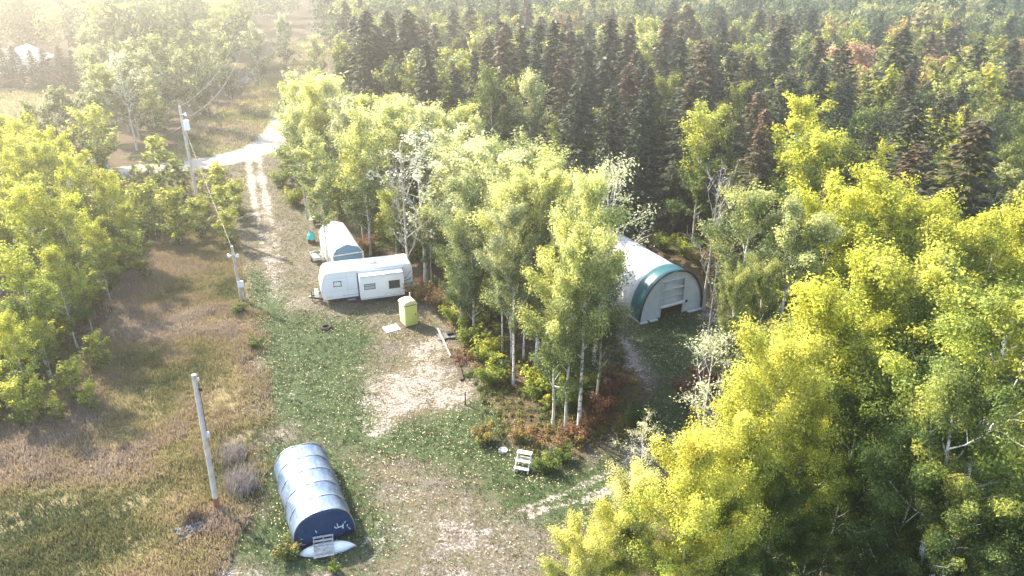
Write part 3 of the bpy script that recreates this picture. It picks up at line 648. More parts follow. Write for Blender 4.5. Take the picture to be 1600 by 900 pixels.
fill = []
rg = random.Random(4)
def scatter(poly, gap, ntry, far=185):
    xs = [p[0] for p in poly]; ys = [p[1] for p in poly]
    q = np.random.default_rng(int(gap * 100) + len(poly)).uniform((min(xs), min(ys)), (max(xs), max(ys)), (ntry, 2))
    q = q[sdf_poly(q, poly) > 0]
    for x, y in q[np.argsort(np.hypot(q[:, 0], q[:, 1]) // 6 + np.random.default_rng(3).random(len(q)) * .5)]:
        d = math.hypot(x, y)
        if d > far: continue
        if 110 < d < 245 and 388 < proj(x, y, 6)[0] < 540: continue
        if not inframe(x, y, 15) or not free(x, y, gap * (1 + max(0, d - 90) / 260)) or keepout(x, y): continue
        yield x, y, d
counts = {}
def put(kind, x, y, h, hue, val, sat, label, group, wide=1.0, var=None):
    counts[kind] = counts.get(kind, 0) + 1
    tree(kind, x, y, h, hue, val, sat, label, group, wide, var)
for x, y, d in scatter(ROW, 2.7, 2600):
    px, py = proj(x, y, 13); h = rg.uniform(10.5, 14.5); hu = rg.uniform(.47, .63); far = py < 230
    lim = 118 if px < 520 else 150 if px < 640 else 172 if px < 760 else 225 if px < 860 else 275
    while h > 6 and proj(x, y, h)[1] < lim: h -= .4
    z = 'at the far hazy end of the middle row' if py < 150 else 'packed in the middle row above the storage shelter and trailer' if px < 690 else 'packed in the middle row between dirt yard and tunnel shelter'
    kd = rg.choices(('aspen', 'birch', 'poplar'), (.6, .25, .15))[0]
    put(kd, x, y, h, hu, rg.uniform(.56, .72), rg.uniform(.55, .85), f'{"pale " if far else ""}{hue_word(hu)} {kd} {z}', g_row, rg.uniform(.9, 1.1))
for x, y, d in scatter(FOREST, 3.6, 26000, 178):
    h = rg.uniform(12, 15.5); px, py = proj(x, y, h); u = rg.random()
    if y < 50:
        kd = 'poplar' if u < .5 else 'aspen'; h = rg.uniform(7, 11); hu = rg.uniform(.36, .55); z = 'low in the shade between the golden aspens and birches at right'
    elif px > 1120 and py > 262:
        kd = 'aspen' if u < .7 else 'poplar' if u < .85 else 'birch'; h = rg.uniform(10.5, 14); hu = rg.uniform(.46, .68); z = 'inside the yellow grove right of the lane'
    elif px > 1120 and py > 130:
        kd = 'poplar' if u < .50 else 'spruce' if u < .78 else 'aspen'; hu = rg.uniform(.34, .54); z = 'in the mixed forest behind the yellow grove'
        if kd == 'poplar': h = rg.uniform(10, 13)
    elif 720 < px <= 1120 and py > 90:
        kd = 'spruce' if u < .76 else 'aspen' if u < .88 else 'poplar'; hu = rg.uniform(.40, .58); z = 'in the dark spruce forest behind the white tunnel shelter'
    elif px <= 720:
        kd = 'spruce' if u < .45 else 'poplar' if u < .75 else 'aspen'; hu = rg.uniform(.42, .56); z = 'in the hazy forest above the middle row'
    else:
        kd = 'spruce' if u < .42 else 'poplar' if u < .72 else 'aspen'; hu = rg.choice((rg.uniform(.36, .5), rg.uniform(.48, .6), rg.uniform(.5, .9))); z = 'in the far forest along the top of the view'
    sat = rg.uniform(.75, 1.0); val = rg.uniform(.33, .50)
    if kd == 'spruce':
        if counts.get('spruce', 0) >= 285: kd = 'poplar'; hu = .36
        else:
            brown = rg.random() < .4; h = rg.triangular(10, 20.5, 16.5)
            if z.startswith('in the dark'): h = rg.uniform(15, 18.5) if y < 95 else rg.triangular(13, 21.5, 19)
            put('spruce', x, y, h, rg.uniform(.62, .78) if brown else rg.uniform(.36, .54), rg.uniform(.33, .46), 1.0, f'{"brown topped" if brown else "dark green"} spruce {z}', 'spruces ' + z, rg.uniform(1.0, 1.35), None if y > 95 else rg.choice((1, 2, 3)))
            continue
    if kd == 'aspen' and counts.get('aspen', 0) > 225: kd = 'poplar'
    if kd == 'poplar' and counts.get('poplar', 0) > 280: kd = 'birch'
    put(kd, x, y, h, hu, val, sat, f'{hue_word(hu)} {kd} {z}', 'broadleaf trees ' + z, rg.uniform(.85, 1.15))
for x, y, d in scatter(BACK, 4.0, 5000, 185):
    if proj(x, y)[0] < 152 and y < 176: continue
    hu = rg.uniform(.44, .6); kd = rg.choice(('poplar', 'poplar', 'aspen')); far = d > 150
    z = 'in the washed out woods at upper left' if far else 'in the woods beyond the gravel road'
    if counts.get(kd, 0) > 290: kd = 'birch'
    put(kd, x, y, rg.uniform(9, 13), hu, rg.uniform(.46, .58), rg.uniform(.6, .85), f'{hue_word(hu)} {kd} {z}', 'trees ' + z, rg.uniform(1.0, 1.25))
ROWFACE = [(-32, 100), (-23.5, 84), (-12, 70.5), (-6.4, 63.5), (-5, 57), (-3.2, 51), (-.6, 45), (3.4, 40.4), (6.6, 42.5), (7, 49), (5, 56), (3, 52), (3, 45), (1, 48), (-1.5, 54), (-3, 62), (-8, 70), (-20, 86), (-29, 100)]
for x, y, d in scatter(ROWFACE, 1.35, 5000):
    hu = rg.uniform(.46, .66); z = 'under the row beside the dirt yard' if y < 58 else 'under the row behind the trailer and storage shelter'
    put('sapling', x, y, rg.uniform(2.2, 4.6) if y > 52 else rg.uniform(1.0, 2.3), hu, rg.uniform(.5, .6), .95, f'{hue_word(hu)} sapling {z}', 'saplings at the foot of the middle row', rg.uniform(1.2, 1.7))
GROVEFACE = [(-47, 80), (-41, 66), (-40, 57), (-40, 46), (-40, 38), (-34, 36), (-35, 46), (-36, 57), (-37.5, 66), (-43, 80)]
for x, y, d in scatter(GROVEFACE, 1.15, 6000):
    hu = rg.uniform(.54, .68); put('sapling', x, y, rg.uniform(1.8, 4.4), hu, .55, 1.0, f'{hue_word(hu)} sapling along the front of the left grove', g_sap, rg.uniform(1.2, 1.6))
for x, y, d in scatter(LEFTG, 2.6, 2600):
    hu = rg.uniform(.50, .62)
    put('aspen', x, y, rg.uniform(8.5, 11.5), hu, rg.uniform(.52, .6), 1.0, f'{hue_word(hu)} aspen inside the dense left grove', g_left, rg.uniform(.9, 1.1))
for x, y, d in scatter(ROADSIDE, 2.2, 1200):
    hu = rg.uniform(.5, .64); put('sapling', x, y, rg.uniform(1.8, 3.6) if y < 84 else rg.uniform(1.2, 2.6), hu, .55, .9, f'{hue_word(hu)} sapling in the thicket between weedy field and gravel road', g_sap, 1.3)
print('TREES', counts, len(placed))
# ------------------------------------------------------------------ built things
def atz(v, z): return Vector((v[0], v[1], z))
mt = M
mt['white_fab'] = paint('white_fabric', (.80, .80, .78), .5, noise=.03, scale=1.5, bump=.12, bscale=2.5, trans=.12)
mt['teal_fab'] = paint('teal_fabric', (.028, .105, .125), .36, noise=.08, scale=1.5, bump=.1, bscale=3)
mt['navy_trim'] = paint('dark_trim', (.015, .022, .035), .45, noise=.1)
mt['wall_fab'] = paint('end_wall_fabric', (.74, .80, .82), .55, noise=.04, scale=2, bump=.25, bscale=2, trans=.15)
mt['steel'] = paint('galvanised_steel', (.52, .53, .54), .4, .7, noise=.1)
mt['dark'] = paint('dark_rubber', (.02, .02, .022), .8, noise=.1)
mt['glass'] = paint('dark_glass', (.045, .05, .055), .08, noise=.05, spec=.6)
mt['glass_lt'] = paint('blinds_behind_glass', (.42, .50, .52), .12, noise=.05, spec=.6)
mt['rv_white'] = paint('trailer_white', (.86, .855, .84), .35, noise=.02, scale=3, spec=.5)
mt['rv_grey'] = paint('trailer_skirt', (.60, .60, .62), .45, noise=.06)
mt['rv_blue'] = paint('graphic_blue', (.28, .42, .52), .35, noise=.05); mt['rv_char'] = paint('graphic_grey', (.25, .27, .29), .35, noise=.05)
mt['lime'] = paint('lime_plastic', (.66, .68, .17), .45, noise=.03, scale=3); mt['cream'] = paint('cream_plastic', (.80, .77, .46), .4, noise=.03, scale=3, trans=.2)
mt['grey_wood'] = paint('weathered_board', (.42, .40, .36), .85, noise=.2, scale=8, dirt=(.24, .22, .19), bump=.3)
mt['dark_wood'] = paint('dark_timber', (.07, .055, .045), .85, noise=.2, scale=8, bump=.3)
mt['white_wood'] = paint('white_painted_wood', (.80, .78, .72), .6, noise=.06, scale=6, dirt=(.55, .52, .46))
mt['pole_wood'] = paint('pole_timber', (.56, .51, .44), .8, noise=.15, scale=3, dirt=(.40, .33, .26), bump=.4, bscale=14)
mt['shed_blue'] = paint('shed_blue_grey', (.13, .27, .40), .5, noise=.06, scale=2); mt['teal_tarp'] = paint('teal_tarp', (.06, .42, .40), .5, noise=.1, bump=.4, bscale=5)
mt['grey_plate'] = paint('grey_plate', (.13, .13, .14), .6, noise=.2); mt['channel'] = paint('dull_channel', (.30, .29, .28), .5, noise=.15)
mt['maroon'] = paint('maroon_paint', (.13, .035, .03), .6, noise=.2); mt['mauve'] = paint('grey_lid', (.42, .40, .44), .5, noise=.1)
mt['blue_tarp'] = paint('blue_tarp', (.010, .045, .12), .4, noise=.15, scale=4, bump=.5, bscale=2.5)
mt['torn'] = paint('torn_white', (.62, .68, .74), .6, noise=.1)
m, n, l, p = mat('silver_tarp'); tc = n.new('ShaderNodeTexCoord')
p.inputs['Metallic'].default_value = .35; p.inputs['Roughness'].default_value = .38; p.inputs['Base Color'].default_value = (.46, .50, .57, 1)
nz = n.new('ShaderNodeTexNoise'); nz.inputs['Scale'].default_value = 2.2; nz.inputs['Detail'].default_value = 6; mp = n.new('ShaderNodeMapping'); mp.inputs['Scale'].default_value = (1, .45, 1.2)
l.new(tc.outputs['Object'], mp.inputs['Vector']); l.new(mp.outputs[0], nz.inputs['Vector']); bp = n.new('ShaderNodeBump'); bp.inputs['Strength'].default_value = .55; bp.inputs['Distance'].default_value = .12
l.new(nz.outputs['Fac'], bp.inputs['Height']); l.new(bp.outputs['Normal'], p.inputs['Normal'])
rr = ramp(n, [(.3, (.10, .15, .23)), (.6, (.18, .24, .33))]); l.new(nz.outputs['Fac'], rr.inputs['Fac']); l.new(rr.outputs['Color'], p.inputs['Base Color']); mt['silver'] = m

def arch(a, h, ex, k=28):
    out = []
    for i in range(k + 1):
        t = math.pi * i / k; c, s = math.cos(t), math.sin(t)
        out.append((-a * math.copysign(abs(c) ** (2 / ex), c), h * abs(s) ** (2 / ex)))
    return out
# local frames: x across the front, y back into the shelter, z up
AXR = math.atan2(.44, .898)
# ---- big white tunnel shelter
A, Hh, LEN = 3.25, 4.15, 14.0
q = G(998, 505); q2 = q + Vector((.898, .44, 0)) * A
ts = empty('tunnel_shelter', (q2.x, q2.y, 0), AXR, 'big white fabric tunnel shelter with a teal front band and half raised door', 'shelter')
pr = arch(A, Hh, 2.15)
ys = [1.35 + (LEN - 1.35) * i / 9 for i in range(10)]
MB().grid([[(x * (1 - .012 * (i % 2)) + .02 * math.sin(x * 2 + i), y, z * (1 - .006 * (i % 2))) for x, z in pr] for i, y in enumerate(ys)]).build('cover', mt['white_fab'], ts, True, solid=.03)
MB().grid([[(x * 1.012, y, z * 1.01) for x, z in pr] for y in (-.12, .4, .9, 1.42)]).build('front_band', mt['teal_fab'], ts, True, solid=.03)
MB().tube([(x * 1.012, -.13, z * 1.008 + .03) for x, z in pr], .085, 8).build('edge_trim', mt['navy_trim'], ts, True)
def hz_at(x, pr=pr):
    xs = [c[0] for c in pr]; zs = [c[1] for c in pr]; return float(np.interp(x, xs, zs))
DX0, DX1, DZ = -1.12, 1.26, 3.3
b = MB(); xs = np.linspace(-A * .985, A * .985, 41); xs = np.unique(np.concatenate([xs, [DX0, DX1]]))
for x0, x1 in zip(xs[:-1], xs[1:]):
    z0 = DZ if (x0 >= DX0 - 1e-6 and x1 <= DX1 + 1e-6) else 0.02
    t0, t1 = hz_at(x0) * .985, hz_at(x1) * .985
    if min(t0, t1) > z0: b.grid([[(x0, .06, z0), (x1, .06, z0)], [(x0, .06, t0), (x1, .06, t1)]])
bmesh.ops.remove_doubles(b.bm, verts=b.bm.verts, dist=1e-4)
b.build('end_wall', mt['wall_fab'], ts, solid=.03)
b = MB()
for x in (DX0, DX1): b.box((x, .0, DZ / 2), (.09, .10, DZ))
b.box(((DX0 + DX1) / 2, .0, DZ + .05), (DX1 - DX0 + .2, .10, .1)); b.build('door_frame', mt['wall_fab'], ts)
b = MB(); pz = [1.0 + (DZ - 1.0) * i / 12 for i in range(13)]
b.grid([[(DX0 + .05, .10 + .03 * math.sin(i * 2.2), z), (DX1 - .05, .10 + .03 * math.sin(i * 2.2), z)] for i, z in enumerate(pz)])
dr = b.build('roll_door', mt['wall_fab'], ts, True, solid=.02)
MB().cyl((DX0 - .02, -.03, 1.0), (DX1 + .02, -.03, 1.08), .14, n=14).build('door_roll', mt['white_fab'], dr, True)
b = MB()
for s in (.36, .66): b.box(((DX0 + DX1) / 2, .055, 1 + (DZ - 1) * s), (DX1 - DX0 - .15, .06, .05))
b.build('door_bar', mt['white_fab'], dr)
MB().box((DX1 + .36, .03, 1.02), (.2, .09, .24), bev=.015).build('vent', mt['dark'], ts)
for s in (-1, 1): MB().box((s * (A + .07), LEN / 2 - .1, .1), (.14, LEN + .3, .2)).build('base_rail', mt['steel'], ts)
MB().grid([[(x * .98, LEN - .05, 0.0), (x * .98, LEN - .05, max(z * .985, .001))] for x, z in pr]).build('rear_wall', mt['white_fab'], ts, solid=.02)
b = MB()
for x in (-A * .9, -1.9, 2.1, A * .9):
    b.box((x, -.22, .06), (.8, .3, .14), bev=.05)
b.build('ground_flap', mt['white_fab'], ts)
for y in (.7, 4, 8, 12): MB().tube([(x * .965, y, z * .97) for x, z in pr], .03, 6).build('hoop', mt['steel'], ts, True)

# ---- silver tarp tunnel in the foreground
A2, H2, L2 = 1.62, 2.12, 6.2
q = G(461, 862); q2 = q + Vector((.90, .42, 0)) * A2
st = empty('storage_tunnel', (q2.x, q2.y, 0), math.atan2(.43, .90), 'silver grey tarp storage tunnel with a dark blue torn end flap in the foreground yard', 'shelter')
pr2 = arch(A2, H2, 2.7, 30); rows = []
NR = 31
for i in range(NR):
    y = L2 * i / (NR - 1); sag = 1 - .028 * abs(math.sin(math.pi * y / (L2 / 5)))
    rows.append([(x * sag + .025 * math.sin(y * 2.3 + k * .9), y + .015 * math.sin(k), max(0.0, z * sag)) for k, (x, z) in enumerate(pr2)])
MB().grid(rows).build('tarp_cover', mt['silver'], st, True, solid=.015)
for i in range(6):
    y = min(max(L2 * i / 5, .03), L2 - .03); MB().tube([(x * 1.008, y, z * 1.008) for x, z in pr2], .022, 6).build('hoop', mt['steel'], st, True)
b = MB(); rows = []
for j in range(9):
    t = j / 8
    rows.append([(x * (.985), .05 - .14 * (1 - t) ** 2 * math.cos(x * 1.5) + .03 * math.sin(x * 7 + t * 3), max(.0, z * .985 * t)) for x, z in pr2[1:-1]])
ef = b.grid(rows).build('end_flap', mt['blue_tarp'], st, True, solid=.012)
b = MB(); rt = random.Random(3)
for (x, z, w, h, a) in ((.72, .95, .05, .34, 10), (.78, .82, .42, .06, 5), (.98, .80, .07, .40, -8), (.58, .88, .05, .16, 30), (1.12, 1.02, .14, .05, 40), (1.22, .78, .05, .13, -30), (-.42, .98, .035, .2, 15), (-.2, .62, .045, .12, -20), (.32, .5, .10, .03, 0), (1.3, .55, .03, .3, 30), (-1.15, .42, .2, .02, -12)):
    pts = []
    for k in range(9):
        t = 2 * math.pi * k / 9; r = rt.uniform(.7, 1.2); u, v = math.cos(t) * w * .5 * r, math.sin(t) * h * .5 * r; ca, sa = math.cos(rad(a)), math.sin(rad(a)); pts.append((x + u * ca - v * sa, z + u * sa + v * ca))
    b.prism(pts, (1, 0, 0), (0, .09, 1), (0, -.012, 0), (0, -.17, 0))
b.build('torn_patch', mt['torn'], ef)
MB().grid([[(x * .985, L2 - .04, 0), (x * .985, L2 - .04, max(z * .985, .001))] for x, z in pr2]).build('rear_flap', mt['silver'], st, solid=.012)

# ---- white canoe and pallet in front of it
c0, c1 = G(466, 863, .2), G(555, 848, .2); dv = (c1 - c0); LN = dv.length
cn = empty('canoe', (*((c0 + c1) / 2).xy, 0), math.atan2(dv.y, dv.x), 'white upturned canoe lying across the end of the silver tunnel', 'canoe')
rows = []
for i in range(25):
    t = -1 + 2 * i / 24; w = .40 * (1 - abs(t) ** 2.3) + .006; h = .40 * (1 - .35 * abs(t) ** 2) * (1 - abs(t) ** 6) + .02
    rows.append([(t * LN / 2, -w * math.cos(a), .02 + h * math.sin(a) ** .8) for a in np.linspace(0.001, math.pi - .001, 13)])
hl = MB().grid(rows).build('hull', mt['rv_white'], cn, True, solid=.015)
MB().tube([r[6] for r in rows][2:-2], .018, 6).build('keel', mt['rv_white'], cn, True)
b = MB()
for sgn in (0, 12): b.tube([(r[sgn][0], r[sgn][1] * 1.01, .03) for r in rows], .02, 6)
b.build('gunwale', mt['rv_grey'], cn, True)
pl = empty('pallet', (*(G(507, 868).xy), 0.04), math.atan2(dv.y, dv.x), 'weathered grey pallet leaning on the white canoe', 'pallet')
tl = rad(24); rm = Matrix.Rotation(tl, 3, 'X')
for i in range(6):
    v = rm @ Vector((0, -.36 + i * .21, .05)); MB().box(v + Vector((0, .05, .33)), (1.05, .105, .022), rm).build('slat', mt['grey_wood'], pl)
for x in (-.48, 0, .48): MB().box(rm @ Vector((x, .16, -.005)) + Vector((0, .05, .33)), (.045, 1.16, .085), rm).build('stringer', mt['grey_wood'], pl)
bd = empty('plank', (*(G(483, 851).xy), .46), math.atan2(dv.y, dv.x) + .02, 'pale short plank lying along the top of the white canoe', 'plank')
MB().box((.1, .16, 0), (1.05, .13, .035), bev=.005).build('board', mt['grey_wood'], bd)

# ---- travel trailer
g0, g1 = G(506, 470, .5), G(646, 452, .5); dv = (g1 - g0).xy; LT = dv.length
rv = empty('travel_trailer', (g0.x, g0.y, 0), math.atan2(dv.y, dv.x), 'white travel trailer with an extended slide out, parked across the end of the drive', 'trailer')
WT = 2.45
prof = [(.0, .55), (.12, .5), (LT - .1, .5), (LT, .62), (LT + .02, 2.75), (LT - .12, 3.02), (LT - .3, 3.1), (.62, 3.1), (.34, 3.02), (.14, 2.78), (-.12, 1.9), (-.16, 1.5), (-.1, 1.0)]
MB().prism(prof, (1, 0, 0), (0, 0, 1), (0, WT, 0), bev=.07).build('body', mt['rv_white'], rv, True)
MB().box((LT / 2 + .4, WT / 2, .43), (LT - .9, WT - .3, .16)).build('chassis', mt['dark'], rv)
SX0, SX1 = LT * .395, LT * .885
so = MB().box(((SX0 + SX1) / 2, -.42, 1.58), (SX1 - SX0, .9, 2.16), bev=.05).build('slide_out', mt['rv_white'], rv, True)
MB().box(((SX0 + SX1) / 2, -.42, 2.70), (SX1 - SX0 + .06, .98, .03)).build('slide_topper', mt['rv_char'], so)
MB().box(((SX0 + SX1) / 2 - .02, -.46, 2.735), (SX1 - SX0 - .05, .9, .035), bev=.01).build('slide_roof', mt['rv_white'], so)
MB().box(((SX0 + SX1) / 2 - .02, -.012, 1.60), (SX1 - SX0 + .17, .02, 2.3)).build('slide_seal', mt['dark'], rv)
MB().box(((SX0 + SX1) / 2, -.885, .60), (SX1 - SX0 - .1, .03, .16)).build('slide_skirt', mt['rv_grey'], so)
def window(par, x, z, w, h, y, gl, split=None, horiz=False):
    b = MB(); t = .045
    b.box((x, y, z + h / 2), (w + .09, .05, t)).box((x, y, z - h / 2), (w + .09, .05, t)).box((x - w / 2, y, z), (t, .05, h)).box((x + w / 2, y, z), (t, .05, h))
    f = b.build('window', mt['dark'], par)
    MB().box((x, y + .012, z), (w - .03, .02, h - .03)).build('pane', mt[gl], f)
    if split is not None:
        (MB().box((x, y - .004, z + split), (w, .035, .03)) if horiz else MB().box((x + split, y - .004, z), (.03, .035, h))).build('divider', mt['dark'], f)
window(rv, LT * .165, 1.95, .62, .46, -.012, 'rv_white')
window(so, SX0 + .86, 1.72, .92, .48, -.88, 'glass_lt', .05, True)
window(so, SX1 - .88, 1.66, .92, .72, -.88, 'glass', -.14)
b = MB()
for k in range(2):
    cx = LT * .70 + k * .82
    MB().tube([(cx + .42 * math.cos(a), -.905, .50 + .40 * math.sin(a)) for a in np.linspace(.15, math.pi - .15, 9)], .03, 6).build('wheel_arch', mt['rv_grey'], rv, True)
    for yy in (.12, WT - .12):
        w = MB().cyl((cx, yy - .11, .34), (cx, yy + .11, .34), .34, n=24).build('wheel', mt['dark'], rv, True)
        MB().cyl((cx, yy - (.125 if yy < 1 else -.125), .34), (cx, yy - (.10 if yy < 1 else -.10), .34), .19, n=18).build('rim', mt['steel'], w, True)
b = MB()
for s in (.35, WT - .35): b.beam((0.1, s, .46), (-1.15, WT / 2 - .03 * (1 if s < 1 else -1), .46), .09, .12)
hi = b.build('hitch', mt['dark'], rv)
MB().cyl((-1.2, WT / 2, .46), (-1.02, WT / 2, .50), .07).build('coupler', mt['steel'], hi, True)
MB().cyl((-.95, WT / 2, .02), (-.95, WT / 2, .95), .035).build('jack', mt['dark'], hi, True)
MB().cyl((-.52, WT / 2 - .2, .5), (-.52, WT / 2 - .2, 1.05), .17, .15, 16).cyl((-.52, WT / 2 + .2, .5), (-.52, WT / 2 + .2, 1.05), .17, .15, 16).build('propane_tanks', mt['rv_white'], rv, True)
MB().box((LT + .1, WT / 2, .52), (.12, WT - .3, .12)).build('bumper', mt['rv_grey'], rv)
MB().box((LT * .55, WT / 2, 3.21), (.9, .7, .24), bev=.06).build('air_conditioner', mt['rv_white'], rv, True)
for x in (.22, .76): MB().box((LT * x, WT * .6, 3.13), (.42, .42, .09), bev=.02).build('roof_vent', mt['rv_white'], rv, True)
MB().box((LT * .45, -.03, 3.0), (LT * .8, .06, .04)).build('awning_rail', mt['rv_grey'], rv)
def decal(pts, m, nm='graphic_stripe'): MB().prism(pts, (1, 0, 0), (0, 0, 1), (0, -.006, 0), (0, -.002, 0)).build(nm, mt[m], rv)
X = SX1
decal([(X + .02, .98), (LT - .04, 1.02), (LT - .04, 1.26), (X + .02, 1.18)], 'rv_blue')
decal([(X + .02, .66), (LT - .04, .66), (LT - .04, .90), (X + .02, .88)], 'rv_blue')
decal([(X + .02, 1.62), (X + .4, 1.78), (LT - .2, 2.28), (LT - .06, 2.52), (LT - .3, 2.26), (X + .4, 1.86), (X + .02, 1.72)], 'rv_char')
decal([(X + .02, 1.36), (LT - .2, 1.54), (LT - .05, 1.82), (LT - .35, 1.62), (X + .02, 1.45)], 'rv_char')
decal([(X + .02, 1.22), (LT - .04, 1.30), (LT - .04, 1.34), (X + .02, 1.27)], 'rv_char')
decal([(.25, .72), (SX0 - .05, .72), (SX0 - .05, .80), (.25, .80)], 'rv_grey')
b = MB()
for z in (1.28, 2.52): b.box(((SX0) / 2 + .02, -.004, z), (SX0 - .35, .012, .02))
for x in (LT * .27, ): b.box((x, -.004, 1.7), (.02, .012, 2.2))
b.build('panel_seam', mt['rv_grey'], rv)
MB().box((SX0 - .35, -.02, 1.02), (.03, .03, .0301)).build('latch', mt['rv_char'], rv)
MB().box((LT * .16, -.01, .95), (.75, .02, .42)).build('hatch', mt['rv_white'], rv)
MB().box((SX0 - .75, -.16, .36), (.7, .3, .05)).build('entry_step', mt['rv_char'], rv)

# ---- white storage shelter behind the trailer
sa = G(519, 400, 2.0); SW, SL_ = 2.95, 7.0
sh = empty('storage_shelter', (sa.x, sa.y, 0), math.atan2(.40, .917), 'white storage shelter with a barn shaped roof and blue grey end panels, behind the trailer', 'shelter')
gam = [(0, 2.0), (.42, 2.62), (SW / 2, 2.98), (SW - .42, 2.62), (SW, 2.0)]
MB().grid([[(x, y, z) for x, z in [(0, .05)] + gam + [(SW, .05)]] for y in (-.05, SL_ * .25, SL_ * .5, SL_ * .75, SL_)]).build('cover', mt['white_fab'], sh, solid=.04)
MB().prism(gam, (1, 0, 0), (0, 0, 1), (0, .03, 0), (0, .08, 0)).build('gable_panel', mt['shed_blue'], sh)
MB().box((SW / 2, .1, 1.0), (SW - .1, .03, 1.88)).build('end_panel', mt['shed_blue'], sh)
b = MB()
for x in (.02, SW - .02): b.box((x, -.03, 1.0), (.13, .09, 2.0))
b.box((SW / 2, -.03, 1.98), (SW + .08, .09, .11)).build('front_frame', mt['white_wood'], sh)
MB().box((SW / 2, SL_ - .04, 1.0), (SW - .1, .03, 1.9)).build('rear_panel', mt['white_fab'], sh)
MB().prism(gam, (1, 0, 0), (0, 0, 1), (0, .03, 0), (0, SL_ - .06, 0)).build('rear_gable', mt['white_fab'], sh)
MB().box((-.02, SL_ * .18, .8), (.03, .9, 1.3)).build('side_window', mt['rv_char'], sh)

# ---- portable toilet
pa, pm_, pb = G(622, 505), G(634, 513), G(651, 509); W_ = 1.2
pt = empty('portable_toilet', (pm_.x, pm_.y, 0), math.atan2((pb - pm_).y, (pb - pm_).x) + .05, 'lime yellow portable toilet with a cream domed roof, standing by the trees', 'portable toilet')
def shell(x0, x1, y0, y1, z0, z1): return MB().box(((x0 + x1) / 2, (y0 + y1) / 2, (z0 + z1) / 2), (x1 - x0, y1 - y0, z1 - z0), bev=.03)
shell(0, 1.12, 0, 1.2, .12, 2.02).build('cabin', mt['cream'], pt, True)
MB().box((.56, -.01, 1.05), (1.0, .05, 1.8), bev=.015).build('door', mt['lime'], pt, True)
MB().box((.56, -.03, 1.99), (.86, .03, .06)).build('door_vent', mt['dark'], pt)
MB().box((.95, -.05, 1.1), (.06, .05, .16)).build('handle', mt['dark'], pt)
MB().grid([[(.56 - .62 * math.cos(a), y, 2.0 + .36 * math.sin(a) * k) for a in np.linspace(0, math.pi, 13)] for y, k in ((-.04, .75), (.15, 1), (1.05, 1), (1.24, .75))]).build('roof', mt['cream'], pt, True, solid=.03)
b = MB()
for y in (-.03, 1.23): b.prism([(.56 - .6 * math.cos(a), 2.0 + .265 * math.sin(a)) for a in np.linspace(0, math.pi, 13)], (1, 0, 0), (0, 0, 1), (0, .02, 0), (0, y - .01, 0))
b.build('roof_end', mt['cream'], pt)
MB().box((.56, .6, .06), (1.14, 1.22, .11)).build('skid_base', mt['dark'], pt)
MB().cyl((1.0, 1.1, 2.0), (1.0, 1.1, 2.6), .05).build('vent_pipe', mt['rv_grey'], pt, True)

# ---- small things lying and standing about the yard
gp = G(612, 515); bo = empty('board', (gp.x, gp.y, gz(gp.x, gp.y) + .05), .55, 'pale flat panel lying on the ground left of the portable toilet', 'board')
MB().box((0, 0, 0), (1.25, 1.0, .05), bev=.01).build('panel', mt['white_wood'], bo)
MB().box((0, .3, .034), (1.2, .06, .02)).build('batten', mt['grey_wood'], bo); bo.rotation_euler.x = rad(3)
gp = on(510, 513)
ty = tag(MB().grid([[((.36 + .13 * math.cos(b)) * math.cos(a), (.36 + .13 * math.cos(b)) * math.sin(a), .12 + .12 * math.sin(b)) for b in np.linspace(0, 2 * math.pi, 10, endpoint=False)] for a in np.linspace(0, 2 * math.pi, 29)], True).build('tyre', mt['dark'], None, True, gp), 'dark old tyre lying in the leaves before the trailer', 'tyre')
s0 = on(684, 517); s1 = on(704, 558); s2 = on(722, 595)
tag(MB().beam(s0 + Vector((0, 0, .22)), s1 + Vector((0, 0, .10)), .15, .1).build('metal_channel', mt['channel']), 'silver metal channel lying beside the row, its upper end on the grey plates', 'channel')
tag(MB().beam(s1 + Vector((.25, .5, .09)), s2 + Vector((0, 0, .09)), .26, .2).build('timber', mt['dark_wood']), 'dark timber lying in line with the silver channel beside the brush', 'timber')
gp = on(697, 527); tp_ = empty('flat_trailer', (gp.x, gp.y, gp.z), .35, 'small grey flat deck of metal plates on the ground under the silver channel', 'deck')
for i in range(3): MB().box((-.42 + i * .46, 0, .12 + .02 * i), (.42, 1.1 - .2 * (i == 1), .05), bev=.01).build('plate', mt['grey_plate'], tp_)
MB().box((0, -.4, .05), (1.4, .1, .09)).build('runner', mt['dark_wood'], tp_); MB().box((0, .4, .05), (1.4, .1, .09)).build('runner', mt['dark_wood'], tp_)
MB().box((.35, .1, .27), (.5, .45, .2), bev=.03).build('crate', mt['dark'], tp_)
gp = on(727, 632); tag(MB().cyl((0, 0, -.2), (.02, 0, 1.05), .05, .045, 10).build('post', mt['dark'], None, True, gp), 'short black post standing at the corner of the dirt patch', 'post')
gp = on(786, 704); ld = empty('lid', (gp.x, gp.y, gp.z + .04), 0, 'round grey concrete lid lying above the white steps', 'lid')
MB().cyl((0, 0, -.05), (0, 0, .05), .32, .30, 24).build('disc', paint('concrete', (.42, .42, .42), .9, noise=.2, scale=9), ld, True); MB().tube([(-.08, 0, .05), (-.06, 0, .1), (.06, 0, .1), (.08, 0, .05)], .012, 6).build('handle', mt['steel'], ld)
